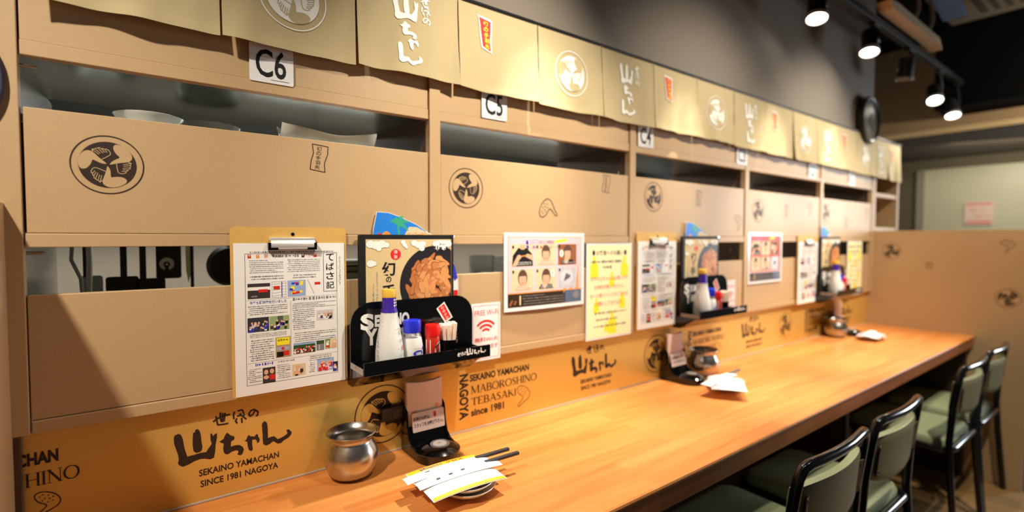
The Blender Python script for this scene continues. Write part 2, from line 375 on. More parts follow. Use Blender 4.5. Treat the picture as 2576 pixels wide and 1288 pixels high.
def wing(D, cx, cz, k, ink, rot=0, layer=1, wd=1.5, flip=1):
    ca, sa = math.cos(rot), math.sin(rot)
    f = lambda P: [(cx+k*(a*flip*ca-b*sa), cz+k*(a*flip*sa+b*ca)) for a, b in P]
    o = smooth(WING); o = f(o+[o[0], o[1]]); D.stroke(o, wd*k, ink, layer)
    for p in f(WDOT): D.disc(p[0], p[1], 2.0*k, 1.2*k, ink, layer, 8)
def logo(D, x, z, k, ink, small=True, layer=1):
    f = lambda P: [(x+k*a, z+k*b) for a, b in P]
    for g in (YAMA, YAMA2, CHI, YA, NN): D.poly(f(g), ink, layer)
    if small:
        for h in SEKA: D.stroke(f(h), 3.0*k, ink, layer)
# serif capitals drawn stroke by stroke (cap height 1)
def serif(D, body, x, z, h, w, ink, layer=1):
    T, t = .13, .05
    def ser(a, b, wd=.26): return [('p', [(a-wd/2, b), (a+wd/2, b), (a+wd/2, b+.04), (a-wd/2, b+.04)])]
    def stem(a, wd=T): return [('p', [(a-wd/2, 0), (a+wd/2, 0), (a+wd/2, 1), (a-wd/2, 1)])]+ser(a, 0)+ser(a, .96)
    def ln(a, b, c, d, wd): return [('s', [(a, b), (c, d)], wd)]
    def oval(cx, cz, rx, rz, tt=T, a0=0, a1=360):
        n = 22; o = []
        for k in range(n+1):
            a = math.radians(a0+(a1-a0)*k/n); o.append((cx+rx*math.cos(a), cz+rz*math.sin(a)))
        return [('s', o, [t+(tt-t)*abs(math.cos(math.radians(a0+(a1-a0)*k/n)))**1.5 for k in range(n+1)])]
    G = {'I': (.3, stem(.15)), 'H': (.86, stem(.15)+stem(.71)+ln(.15, .5, .71, .5, t)),
         'N': (.9, stem(.15, t)+stem(.75, t)+ln(.12, .97, .75, .02, T)), 'M': (1.1, stem(.15, t)+stem(.95, T)+ln(.15, .97, .52, .05, T)+ln(.52, .05, .92, .97, t)),
         'A': (.86, ln(.12, .02, .43, 1, t)+ln(.43, 1, .74, .02, T)+ln(.24, .36, .62, .36, t)+ser(.12, 0, .22)+ser(.74, 0, .24)),
         'O': (.95, oval(.47, .5, .4, .49)), 'B': (.74, stem(.15)+oval(.34, .74, .24, .23, T, -90, 90)+oval(.36, .26, .28, .24, T, -90, 90)+ln(.15, .97, .34, .97, t)+ln(.15, .51, .36, .51, t)+ln(.15, .02, .36, .02, t)),
         'R': (.8, stem(.15)+oval(.34, .74, .24, .23, T, -90, 90)+ln(.15, .97, .34, .97, t)+ln(.15, .51, .34, .51, t)+ln(.34, .51, .7, .02, T)),
         'S': (.6, [('s', [(.5, .78), (.46, .92), (.3, .97), (.13, .87), (.14, .68), (.3, .54), (.46, .4), (.5, .2), (.34, .04), (.16, .06), (.08, .24)], [t, t, t, .1, T, T, T, .1, t, t, t])]),
         'E': (.7, stem(.15)+ln(.15, .97, .6, .97, t)+ln(.15, .52, .46, .52, t)+ln(.15, .03, .62, .03, t)+ln(.6, .99, .6, .8, t)+ln(.62, .01, .62, .22, t)),
         'T': (.76, stem(.38)+ln(.04, .97, .72, .97, t)+ln(.04, .99, .04, .78, t)+ln(.72, .99, .72, .78, t)), 'K': (.82, stem(.15)+ln(.18, .45, .64, .97, t)+ln(.3, .58, .74, .02, T))}
    tot = sum(G[c][0] for c in body); k = w/tot; px = 0
    for c in body:
        adv, sh = G[c]
        for q in sh:
            f = [(x+(px+a)*k, z+b*h) for a, b in q[1]]
            if q[0] == 'p': D.poly(f, ink, layer)
            else: D.stroke(f, [v*k for v in q[2]] if isinstance(q[2], list) else q[2]*k, ink, layer)
        px += adv

# ================================================================== the room
def struct(name, b, m, label=None): return tag(b.obj(name, m), label, None, kind='structure')
FLOORB = M('floor_base', (40, 30, 20), .8)
PLANK = M('floor_plank_wood', (142, 110, 66), .5, noise=.22, nscale=5, stretch=(14, 1.2, 6), vary=.16)
fl = struct('floor', B().box(-2.5, 6.5, -3, 1.5, -.03, -.006), FLOORB, 'brown wooden plank floor below the counter chairs')
x = 1.45; i = 0
while x < 3.49:
    ys = -1.75+.31*(i % 3)
    while ys < 0:
        a, b_ = max(ys, -1.75), min(ys+.92, .0)
        o = B().box(x+.0012, min(x+.0988, 3.489), a+.0012, b_-.0012, -.012, 0, .0012).obj('plank', PLANK, fl)
        ys += .92
    x += .1; i += 1
struct('wall_back', B().box(-1.6, 3.46, .004, .12, 1.84, 2.75), GREYW, 'grey painted wall above the noren curtain')
struct('wall_under_counter', B().box(-.6, 3.489, .03, .06, 0, .7), M('dark_panel', (52, 34, 20), .6, noise=.06, nscale=20), 'dark panel wall beneath the counter')
struct('wall_kitchen', B().box(-2, 3.5, 1.5, 1.6, 0, 2.6), M('kitchen_wall', (214, 202, 182), .55, noise=.03, nscale=4), 'pale kitchen wall seen through the shelf slots')
kc = thing('reflection_blocker', 'dark steel cupboard on the kitchen wall behind the shelves', 'cupboard', (.9, 1.4, 1.3))  # added only to keep reflections in the steel liners dark
B().box(-1.2, 3.4, 1.15, 1.5, 1.285, 2.0, .004).obj('body', M('dark_steel', (58, 60, 58), .5, .5), kc, world=True)
struct('ceiling_kitchen', B().box(-2, 3.5, .12, 1.6, 2.55, 2.6), M('kitchen_ceiling', (150, 150, 145), .7))
BCEIL = M('black_ceiling_paint', (7, 6, 6), .85)
BCEIL.node_tree.nodes['Principled BSDF'].inputs['Specular IOR Level'].default_value = .08
struct('ceiling', B().box(-2.5, 5.0, -3, .9, 2.75, 2.8), BCEIL, 'black painted ceiling over the counter')
SOFF = M('tan_soffit_paint', (150, 124, 88), .7, noise=.03, nscale=5)
wf = struct('wall_far', B().box(4.86, 4.98, -2.4, .95, 2.06, 2.75), SOFF, 'tan wall above the passage at the far end')
B().box(4.845, 4.862, -2.4, .95, 2.045, 2.085, .002).obj('trim', M('soffit_trim', (196, 168, 120), .5), wf)
struct('ceiling_passage', B().box(4.9, 6.6, -2.4, .95, 2.06, 2.12), M('passage_ceiling', (74, 60, 42), .8), 'dark low ceiling of the far passage')
struct('wall_end', B().box(6.5, 6.6, -2.4, .95, 0, 2.1), M('end_wall', (110, 98, 76), .7), 'dim wall at the end of the passage')
struct('trim_1', B().box(4.5, 4.84, -2.4, -.03, 2.16, 2.75, .004), BCEIL, 'black boxed duct under the ceiling')
dr = thing('sliding_door', 'pale frosted sliding door at the end of the passage', 'door', (6.47, -.4, 0))
b = B().box(6.47, 6.495, -1.4, .55, 0, 1.955, .003); b.obj('panel', M('frosted_glass', (196, 190, 160), .35), dr, world=True)
for ya, yb in ((.48, .55), (-.45, -.4), (-1.4, -1.34)): B().box(6.455, 6.472, ya, yb, 0, 1.95, .002).obj('stile', M('door_frame_grey', (150, 142, 120), .5), dr, world=True)
nt_ = thing('door_notice', 'faded red and white notice stuck on the frosted door', 'notice', (6.45, .06, 1.5))
B().box(6.449, 6.452, -.04, .165, 1.39, 1.61).obj('sheet', M('faded_pink_paper', (226, 196, 180), .6), nt_, world=True)
D = Dec(lambda a, b, d: (6.449-d, -a, b))
D.rect(-.150, .03, 1.575, 1.6, M('faded_red', (222, 140, 124), .6)); D.rect(-.150, .03, 1.40, 1.43, MATS['faded_red'])
for k in range(2):
    z0 = 1.445+.06*k; D.ticks(-.14, .02, z0, z0+.05, 1, MATS['faded_red'], seed=k)
D.obj('lettering', nt_, world=True)

# ------------------------------------------------------------------ partitions
def partition(name, label, x0, x1, yend, zt, loc, wing_side):
    t = thing(name, label, 'partition', loc)
    pts = [(-.0295, 0)]+[(-yend, 0)]+[(-yend-.05+.05*math.cos(math.radians(a)), zt-.05+.05*math.sin(math.radians(a))) for a in range(0, 91, 15)]+[(-.0295, zt)]
    B().prism(pts, lambda a, b, d: (x0+d*(x1-x0), -a, b), 0, 1).obj('board', TAN, t, world=True)
    return t
pr = partition('counter_partition', 'tan partition panel with rounded corner closing the far end of the counter', 3.49, 3.515, -.66, 1.302, (3.5, -.33, 0), 1)
fr = lambda a, b, d: (3.49-d, -a, b)
for k, (kind, a, z) in enumerate((('e', .095, 1.183), ('w', .575, 1.22), ('e', .585, .958))):
    D = Dec(fr)
    if kind == 'e': emblem(D, a, z, .0465 if k == 0 else .049, INK, TAN, rot=.5*k)
    else: wing(D, a, z, .00105, INK, rot=.35, wd=1.8, flip=1)
    D.obj('emblem' if kind == 'e' else 'wing_mark', pr, world=True)
D = Dec(fr)
D.frame(.255, .283, 1.092, 1.125, .0022, INK); D.vtext('幻の', .269, 1.121, .012, INK); D.obj('flag_mark', pr, world=True)
pl = partition('seat_partition', 'tan partition panel cropped at the start of the counter', -.19, -.166, -.75, 1.310, (-.178, -.3, 0), -1)

# ------------------------------------------------------------------ shelf units
POST = [-.1575, .578, 1.309, 2.040, 2.771, 3.475]
ulab = ['tan shelf unit above the clipboard beside the seat partition', 'tan shelf unit behind the pink poster', 'tan shelf unit between the middle clipboard and the C3 sign',
        'tan shelf unit above the red poster', 'tan shelf unit next to the far partition']
SCREW = M('screw_steel', (210, 200, 185), .2, 1)
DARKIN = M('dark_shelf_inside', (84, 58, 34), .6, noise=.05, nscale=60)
units = []
for u in range(5):
    xa, xb = POST[u]+.0145, POST[u+1]-.0145
    t = thing('shelf_unit', ulab[u], 'shelf', ((xa+xb)/2, .1, .943), 0, 'shelf units along the counter'); units.append(t)
    def part(name, m, *box, bev=.0012): return B().box(*box, bev).obj(name, m, t, world=True)
    g = .0025
    part('header_panel', TAN, xa, xb-g, .003, .02, 1.566, 1.84)
    part('header_rail', TAN, xa, xb-g, 0, .02, 1.542, 1.5655)
    part('front_panel', TAN, xa+.0015, xb-g, .002, .02, 1.2645, 1.462)
    part('middle_rail', TAN, xa, xb-g, -.0015, .02, 1.2415, 1.2635)
    part('lower_panel', TAN, xa-.001, xb-g, .003, .02, .9645, 1.165)
    part('lower_rail', TAN, xa, xb-g, -.001, .02, .943, .9635)
    part('post', TAN, xb, xb+.029, -.002, .02, .943, 1.84)
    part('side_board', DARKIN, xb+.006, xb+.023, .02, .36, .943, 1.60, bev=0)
    part('shelf_board', STEEL, xa-.006, xb+.006, .02, .36, 1.444, 1.454, bev=0)
    part('steel_liner', STEEL, xa-.006, xb+.006, .02, .36, 1.551, 1.556, bev=0)
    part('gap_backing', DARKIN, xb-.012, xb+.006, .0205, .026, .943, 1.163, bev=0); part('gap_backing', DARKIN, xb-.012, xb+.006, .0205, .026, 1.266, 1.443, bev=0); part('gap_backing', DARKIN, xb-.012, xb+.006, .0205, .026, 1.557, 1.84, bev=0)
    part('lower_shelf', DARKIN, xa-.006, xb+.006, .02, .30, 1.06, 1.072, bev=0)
    for (py, pz) in ((.035, 1.522), (.05, 1.478), (.06, 1.205)):
        B().lathe([(.0032, 0), (.003, .0012), (.0012, .0018)], (0, 0, 0), 12, mat=Matrix.Translation((xb+.006, py, pz)) @ Matrix.Rotation(-PI/2, 4, 'Y')).obj('screw', SCREW, t, world=True)
    if u == 0:
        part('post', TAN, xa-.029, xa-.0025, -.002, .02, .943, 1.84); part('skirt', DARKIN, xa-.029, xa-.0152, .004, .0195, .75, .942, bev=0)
        part('steel_side', STEEL, xa-.01, xa-.006, .02, .42, 1.06, 1.551, bev=0)
        for za, zb_ in ((1.56, 1.84), (1.266, 1.44), (.966, 1.163)): part('backing_strip', DARKIN, xa-.036, xa+.012, .0205, .05, za, zb_, bev=0)  # added strips that stop kitchen light leaking through the panel gaps
        for pz in (1.528, 1.232):
            B().lathe([(.0028, 0), (.0028, .022), (.002, .024)], (0, 0, 0), 12, mat=Matrix.Translation((xa-.006, .012 if pz > 1.4 else .035, pz)) @ Matrix.Rotation(PI/2, 4, 'Y')).obj('shelf_pin', SCREW, t, world=True)
        for (py, pz) in ((.02, 1.494), (.022, 1.195)):
            B().lathe([(.0034, 0), (.003, .0014)], (0, 0, 0), 12, mat=Matrix.Translation((xa-.006, py+.012, pz)) @ Matrix.Rotation(PI/2, 4, 'Y'), cap1=True).obj('screw', SCREW, t, world=True)
# printed marks on the front panels
def mark(u, name, fn):
    D = Dec(wallf(.002)); fn(D); D.obj(name, units[u], world=True)
def flag(D, x, z, k=1., ink=INK):
    P = [(x-.015*k, z+.027*k), (x+.017*k, z+.024*k), (x+.016*k, z+.008*k), (x+.009*k, z-.012*k), (x+.010*k, z-.03*k), (x-.020*k, z-.026*k), (x-.018*k, z-.008*k), (x-.013*k, z+.008*k)]
    D.stroke(P+[P[0]], .0016*k, ink)
    for i, ch in enumerate('幻の手羽先'): D.text(ch, x-(.001+.0012*i)*k, z+(.0145-.0098*i)*k, .0082*k, ink, w=.0095*k, align='C')
for u, x, z, r in ((0, -.0396, 1.380, .0492), (1, .668, 1.384, .0505), (2, 1.424, 1.4, .0505), (3, 2.14, 1.376, .05), (4, 2.832, 1.39, .05)):
    mark(u, 'emblem', lambda D: emblem(D, x, z, r, INK, TAN))
for u, x, z in ((0, .308, 1.426), (1, 1.187, 1.43), (2, 1.695, 1.41), (3, 2.40, 1.385), (4, 3.10, 1.345)): mark(u, 'flag_mark', lambda D: flag(D, x, z))
mark(1, 'wing_mark', lambda D: wing(D, .945, 1.338, .00115, INK, rot=1.62, wd=1.9))
for u, x, z, r in ((2, 1.978, 1.322, .4), (3, 2.64, 1.40, .3), (4, 3.39, 1.40, .3)): mark(u, 'wing_mark', lambda D: wing(D, x, z, .0011, INK, rot=r, wd=1.5))
# open shelf beyond the partition
t = thing('end_shelf', 'open tan end shelf standing beyond the far partition', 'shelf', (3.7, .1, 1.2))
for nm, bx in (('shelf_board', (3.516, 3.865, -.005, .3, 1.505, 1.53)), ('shelf_board', (3.516, 3.865, -.005, .3, 1.30, 1.325)), ('shelf_board', (3.516, 3.865, -.005, .3, 1.66, 1.68)),
               ('post', (3.865, 3.9, -.01, .3, 1.1, 1.84)), ('post', (3.484, 3.516, -.004, .3, 1.1, 1.84))): B().box(*bx, .002).obj(nm, TAN, t, world=True)
B().box(3.516, 3.865, .29, .3, 1.1, 1.84).obj('back_board', TANI, t, world=True)
B().box(3.5, 3.9, -.004, .016, 1.69, 1.84).obj('header_panel', TAN, t, world=True)
bw = B().lathe([(.018, 0), (.035, .012), (.045, .032), (.043, .032), (.033, .014), (.0, .004)], (3.60, .10, 1.325), 24).obj('steel_bowl', CHROME); tag(bw, 'small shiny bowl on the open end shelf', 'bowl')
cp_ = B().lathe([(.022, 0), (.026, .03), (.027, .055), (.025, .055), (.02, .004), (0, .004)], (3.56, .06, 1.53), 20).obj('steel_cup', CHROME); tag(cp_, 'shiny cup on the upper board of the end shelf', 'cup')

# ------------------------------------------------------------------ gold splashback with its print
gs = thing('splashback_panel', 'gold printed splashback panel between the shelves and the wooden counter', 'panel', (1.6, .03, .75))
B().box(-.158, 3.489, .02, .03, .7502, .942, .0008).obj('sheet', GOLD, gs, world=True)
B().box(-.158, 3.489, .0165, .021, .75, .7535, .001).obj('sealant_bead', M('sealant_grey', (176, 160, 150), .4), gs, world=True)
GI = INK
def block(x0):
    D = Dec(wallf(.02))
    D.text('NAGOYA', x0, .9015, .0275, GI, w=.119, bold=.035, rot=-PI/2)
    D.text('SEKAINO YAMACHAN', x0+.032, .8785, .0185, GI, w=.199, bold=.03)
    serif(D, 'MABOROSHINO', x0+.035, .8455, .0205, .226, GI)
    serif(D, 'TEBASAKI', x0+.036, .8140, .0200, .150, GI)
    D.text('since 1981', x0+.036, .7850, .0200, GI, w=.107, bold=.03)
    wing(D, x0+.207, .8075, .001, GI, wd=1.7)
    return D
def glogo(x0):
    D = Dec(wallf(.02)); logo(D, x0, .80, .001, GI)
    D.text('SEKAINO YAMACHAN', x0+.039, .8015, .0128, GI, w=.141, bold=.02)
    D.text('SINCE 1981 NAGOYA', x0+.041, .7800, .0128, GI, w=.137, bold=.02)
    return D
for k, x0 in enumerate((.657, 1.662, 2.66)): block(x0).obj('lettering_block', gs, world=True)
for x0 in (.043, 1.056, 2.053, 3.055): glogo(x0).obj('brush_logo', gs, world=True)
for x0, r in ((.450, .0685), (1.473, .0675), (2.452, .062)):
    D = Dec(wallf(.02)); emblem(D, x0, .8445, r, GI, GOLD); D.obj('emblem', gs, world=True)
# the block whose start is cut off by the partition
D = Dec(wallf(.02)); D.text('CHAN', -.1660, .886, .0215, GI, w=.0510, bold=.045); serif(D, 'HINO', -.1565, .8515, .0225, .068, GI)
wing(D, -.1335, .8185, .00070, GI, wd=2.3); D.obj('lettering_block', gs, world=True)
ot = thing('power_outlet', 'dark brown power outlet plate over the gold emblem', 'outlet', (.478, .01, .845))
OUT = M('outlet_brown', (48, 38, 34), .4)
B().box(.441, .53, .006, .0195, .828, .861, .002).obj('plate', OUT, ot, world=True)
B().box(.469, .492, .0045, .0065, .834, .855, .001).obj('socket', M('socket_brown', (70, 58, 52), .35), ot, world=True)
for x in (.4755, .4845): B().box(x-.001, x+.001, .004, .0047, .840, .850).obj('slot', BLK, ot, world=True)

# ------------------------------------------------------------------ counter
ct = thing('counter', 'long orange-brown wooden counter running along the shelves', 'counter', (1.6, -.2, 0))
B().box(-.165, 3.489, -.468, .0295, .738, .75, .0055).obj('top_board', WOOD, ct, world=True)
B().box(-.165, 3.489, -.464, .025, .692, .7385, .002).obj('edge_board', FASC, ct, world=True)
B().box(3.45, 3.489, -.44, .025, 0, .692, .003).obj('end_support', M('dark_wood', (62, 38, 22), .5), ct, world=True)
B().box(.4, .43, -.34, .025, 0, .692, .003).obj('support', MATS['dark_wood'], ct, world=True)
B().box(2.29, 2.32, -.30, .025, 0, .692, .003).obj('support', MATS['dark_wood'], ct, world=True)

# ------------------------------------------------------------------ noren curtain
NX = [-.125+.2532*i for i in range(17)]; NX[16] = 3.885; NX[15] = 3.655
nr = thing('noren_curtain', 'long beige noren curtain of printed cloth flaps above the shelves', 'curtain', (1.88, -.03, 1.62))
B().tube([(-.6, -.012, 1.846), (3.9, -.012, 1.846)], .006, 8).obj('rod', BLKM, nr, world=True)
def cloth(i):
    r = random.Random(100+i); xa, xb = NX[i], NX[i+1]; ph = [r.uniform(0, 6.28) for _ in range(5)]; am = [r.uniform(.4, 1) for _ in range(5)]
    zb = 1.629-.009*max(0, (xa-1.5))/2.4*2 + r.uniform(-.002, .002); gap = .0016; tilt = r.uniform(-.006, .006)
    lead = r.uniform(-.008, .008)
    def f(x, z):
        s = (x-xa)/(xb-xa); t = (1.852-z)/(1.852-zb); t = max(0, min(1, t))
        y = -.0135-.0085*t**1.2+tilt*.6*(s-.5)*t
        y += t**1.3*(.0052*am[0]*math.sin(5.5*s+ph[0])+.0036*am[1]*math.sin(11*s+ph[1]+2*t)+.0026*am[2]*math.sin(19*s+ph[2]+3*t))
        y -= .005*t*t*(abs(2*s-1)**6)*(1 if lead > 0 else .4)
        y += .0026*am[3]*math.sin(17*t+ph[3]+13*s)*t*(1-t)
        return min(y, -.0065)
    return xa+gap, xb-gap, zb, f
for i in range(16):
    xa, xb, zb, f = cloth(i); r = random.Random(300+i); wv = r.uniform(-.003, .003)
    def fn(s, t, th=0):
        x = xa+(xb-xa)*s; z = 1.852+(zb-1.852)*t; y = f(x, z)
        z += wv*math.sin(PI*s)*t**2
        e = min(s, 1-s)*(xb-xa)
        if t > .945 or e < .008: y -= .0009
        return (x, y+th, z)
    b = B().grid(lambda s, t: fn(s, t), 44, 30)
    b.grid(lambda s, t: fn(1-s, t, .0011), 44, 30)
    p = b.obj('cloth_panel', CLOTH, nr, fixn=False, world=True)
    D = Dec(lambda a, c, d: (a, f(a, c)-d, c), base=.0012, lay=.0004); cx = (NX[i]+NX[i+1])/2; z0 = zb
    k = i % 3
    if k == 1:
        emblem(D, cx, z0+.106, .0645, WHT, CLOTH)
    elif k == 2:
        sm = lambda g, *bx, ref=None: D.poly(smooth(fit(g, *bx, ref=ref)), WHT)
        sm(YAMA, cx-.044, cx+.019, z0+.121, z0+.183); 
        sm(YAMA2, cx-.017, cx-.003, z0+.137, z0+.186)
        sm(CHI, cx-.028, cx+.014, z0+.083, z0+.120); sm(YA, cx-.011, cx+.018, z0+.057, z0+.083); sm(NN, cx-.033, cx+.028, z0+.023, z0+.071)
        for q, (h, bx) in enumerate(((SEKA[:7], (.027, .049, .167, .189)), (SEKA[7:15], (.028, .050, .144, .165)), (SEKA[15:], (.031, .049, .126, .140)))):
            allp = [p_ for st in h for p_ in st]
            for st in h: D.stroke(fit(st, cx+bx[0], cx+bx[1], z0+bx[2], z0+bx[3], ref=allp), .0026, WHT)
    else:
        P = [(-.066, .183), (-.030, .178), (-.031, .150), (-.033, .128), (-.030, .103), (-.055, .112), (-.059, .14), (-.062, .165)]
        D.poly([(cx+a*1.0-(.004 if a < -.05 else -.004), z0+c+(.005 if c > .15 else -.004)) for a, c in P], WHT, 1)
        D.poly([(cx+a, z0+c) for a, c in P], RED, 2)
        for q, ch in enumerate('幻の手羽先'): D.text(ch, cx-.0465+.0012*q, z0+.1645-.0142*q, .0115, YEL, w=.014, align='C', layer=3, bold=.02)
    D.obj('print', p, cut=[(0, NX[i], NX[i+1], .0115), (1, zb, 1.85, .016)], world=True)

# ------------------------------------------------------------------ seat number signs
PLAST = M('white_plastic_sign', (232, 230, 228), .35)
for k, (xa, z0) in enumerate(((.177, 1.5625), (.713, 1.568), (1.334, 1.563), (1.953, 1.560), (2.612, 1.552), (3.112, 1.548))):
    n = 'C%d' % (6-k)
    t = thing('seat_sign', 'white seat number sign reading '+n, 'sign', (xa+.04, -.002, z0), 0, 'seat number signs')
    B().prism(rrect(xa, xa+.08, z0, z0+.0735, .003, 3), wallf(0), .0001, .0022).obj('plate', PLAST, t, world=True)
    D = Dec(wallf(-.0022)); D.text(n, xa+.0385, z0+.0105, .054, BLK, w=.055, align='C', bold=.012); D.rect(xa+.038, xa+.072, z0+.0062, z0+.0069, MATS['text_grey']); D.obj('lettering', t, world=True)

# ------------------------------------------------------------------ clipboards and newsletters
BOARD = M('clipboard_hardboard', (214, 170, 92), .5, noise=.05, nscale=120)
def newsletter(t):
    """A4 sheet, x -.105..105, z 0..-.297, drawn in metres about its top left corner at (-.105,0)"""
    D = Dec(lambda a, b, d: (a-.105, -.0006-d, b), lay=.00012, base=.0001)
    X, Zz = lambda u: u*.21, lambda v: -v*.297
    D.ticks(X(.13), X(.89), Zz(.066), Zz(.052), 1, MIDG, fill=1, seed=3)
    D.frame(X(.09), X(.925), Zz(.935), Zz(.068), .0007, MIDG)
    D.frame(X(.79), X(.925), Zz(.345), Zz(.068), .0009, BLK)
    for i, ch in enumerate('てばさ記'): D.text(ch, X(.857), Zz(.128+.066*i), .0155, BLK, w=.0165, align='C', bold=.015)
    D.ticks(X(.94), X(.962), Zz(.30), Zz(.09), 22, MIDG, fill=.9, seed=6)
    cols = [RED, ORG, SKIN, HAIR, PINK]
    for i, u in enumerate((.115, .185, .255, .585, .645, .70)): D.rect(X(u), X(u+.028), Zz(.098), Zz(.074), cols[i % 5]); D.disc(X(u+.014), Zz(.08), .0022, .0022, SKIN, 2, 10)
    D.ticks(X(.31), X(.56), Zz(.1), Zz(.072), 1, GREYT, fill=1, seed=7)
    D.ticks(X(.12), X(.42), Zz(.20), Zz(.108), 7, GREYT, seed=8); D.ticks(X(.45), X(.76), Zz(.20), Zz(.108), 7, GREYT, seed=9)
    D.ticks(X(.12), X(.42), Zz(.245), Zz(.212), 2, MIDG, seed=10); D.ticks(X(.50), X(.72), Zz(.245), Zz(.212), 2, MIDG, seed=11)
    # photographs: shopfront, maps, tower of signs
    D.rect(X(.11), X(.30), Zz(.365), Zz(.265), M('photo_dark', (58, 50, 48), .5)); D.rect(X(.11), X(.30), Zz(.31), Zz(.288), WHT, 2); D.rect(X(.2), X(.28), Zz(.325), Zz(.305), RED, 3); D.rect(X(.14), X(.19), Zz(.355), Zz(.345), GREYT, 2)
    D.frame(X(.315), X(.44), Zz(.365), Zz(.258), .0004, GREYT); D.rect(X(.33), X(.385), Zz(.31), Zz(.288), RED, 2); D.rect(X(.40), X(.407), Zz(.365), Zz(.26), BLU, 2)
    for k in range(5): D.stroke([(X(.32), Zz(.275+.02*k)), (X(.44), Zz(.27+.019*k))], .0004, GREYT)
    D.rect(X(.455), X(.62), Zz(.365), Zz(.255), M('photo_sky', (150, 176, 214), .5))
    r = random.Random(4)
    for k in range(16): u, v = .46+r.random()*.13, .275+r.random()*.08; D.rect(X(u), X(u+.03), Zz(v), Zz(v-.014), r.choice([RED, ORG, YEL, BLU, RED]), 2)
    D.stroke([(X(.64), Zz(.255)), (X(.70), Zz(.355))], .0006, MIDG); D.rect(X(.705), X(.76), Zz(.292), Zz(.274), RED)
    D.text('今年も鶏供養を行いました', X(.125), Zz(.402), .0062, M('slate_blue_print', (96, 112, 176), .5), w=.067, bold=.02); D.ticks(X(.49), X(.91), Zz(.40), Zz(.372), 1, GREYT, fill=1, seed=13)
    D.ticks(X(.11), X(.45), Zz(.475), Zz(.41), 5, MIDG, seed=14); D.ticks(X(.49), X(.91), Zz(.452), Zz(.41), 4, MIDG, seed=15)
    D.ticks(X(.49), X(.70), Zz(.60), Zz(.455), 11, MIDG, seed=16)
    def crowd(u0, u1, v0, v1, bg, cl, n, seed, s=.006):
        q = random.Random(seed); D.rect(X(u0), X(u1), Zz(v1), Zz(v0), bg)
        for k in range(n):
            a = X(u0)+s*.6+q.random()*(X(u1)-X(u0)-1.2*s); c = Zz(v1)+s*.8+q.random()*((Zz(v0)-Zz(v1))*.55-s*.4); m = q.choice(cl)
            D.rect(a-s*.42, a+s*.42, max(c-s, Zz(v1)), c, m, 2+k % 2); D.disc(a, c+s*.3, s*.32, s*.36, SKIN if q.random() < .8 else WHT, 3, 8)
    crowd(.105, .285, .49, .585, M('photo_eave', (50, 52, 56), .5), [BLU, M('photo_suit', (72, 76, 110), .5), WHT, MATS['photo_dark']], 22, 1)
    crowd(.29, .465, .49, .585, M('photo_garden', (150, 172, 120), .5), [BLK, MATS['photo_dark'], PURP, BLK], 12, 2); D.rect(X(.36), X(.41), Zz(.545), Zz(.492), MIDG, 2)
    crowd(.72, .885, .475, .545, M('photo_pale', (208, 204, 206), .5), [BLK, MATS['photo_suit'], WHT], 14, 3)
    D.ticks(X(.12), X(.44), Zz(.625), Zz(.595), 3, GREYT, seed=18); D.ticks(X(.50), X(.91), Zz(.70), Zz(.615), 6, MIDG, seed=19)
    D.ticks(X(.115), X(.325), Zz(.78), Zz(.635), 10, MIDG, seed=20)
    D.rect(X(.34), X(.475), Zz(.775), Zz(.635), M('photo_street', (176, 150, 120), .5)); D.rect(X(.35), X(.465), Zz(.69), Zz(.64), YEL, 2); D.text('山ちゃん', X(.358), Zz(.664), .0052, BLK, w=.02, bold=.03, layer=3)
    D.rect(X(.35), X(.465), Zz(.725), Zz(.703), M('photo_grey', (170, 170, 196), .5), 2); D.disc(X(.405), Zz(.714), .003, .003, RED, 3, 12); D.rect(X(.35), X(.41), Zz(.77), Zz(.735), BLK, 2); D.rect(X(.41), X(.46), Zz(.765), Zz(.733), RED, 2)
    D.rect(X(.50), X(.705), Zz(.765), Zz(.69), MATS['photo_sky']); D.rect(X(.50), X(.705), Zz(.765), Zz(.705), M('photo_hill', (52, 78, 46), .5), 2)
    q = random.Random(9)
    for k in range(46): a, c = .505+q.random()*.19, .722+q.random()*.038; D.disc(X(a), Zz(c), .0018, .0018, q.choice([RED, WHT, SKIN, BLK, RED, PINK]), 3, 6)
    D.rect(X(.715), X(.79), Zz(.76), Zz(.69), GREYT); D.rect(X(.715), X(.79), Zz(.715), Zz(.69), MATS['photo_hill'], 2); D.rect(X(.74), X(.745), Zz(.755), Zz(.72), WHT, 2)
    crowd(.80, .85, .685, .755, M('photo_green', (120, 160, 96), .5), [RED, WHT, SKIN], 6, 5); crowd(.855, .915, .685, .755, SAND, [HAIR, ORG, SKIN], 7, 6)
    D.ticks(X(.135), X(.315), Zz(.815), Zz(.793), 1, BLU, fill=1, seed=22); D.ticks(X(.10), X(.22), Zz(.92), Zz(.825), 8, MIDG, seed=23); D.ticks(X(.345), X(.62), Zz(.81), Zz(.795), 1, GREYT, fill=1, seed=24)
    D.ticks(X(.345), X(.47), Zz(.92), Zz(.82), 8, MIDG, seed=25); D.ticks(X(.64), X(.86), Zz(.83), Zz(.79), 3, MIDG, seed=26); D.ticks(X(.64), X(.70), Zz(.91), Zz(.835), 6, MIDG, seed=27)
    D.rect(X(.225), X(.335), Zz(.935), Zz(.83), MATS['photo_dark']); D.disc(X(.255), Zz(.86), .004, .005, SKIN, 2, 12); D.disc(X(.305), Zz(.858), .004, .005, SKIN, 2, 12); D.rect(X(.285), X(.333), Zz(.915), Zz(.88), RED, 2); D.disc(X(.255), Zz(.895), .005, .004, SKIN, 2, 12)
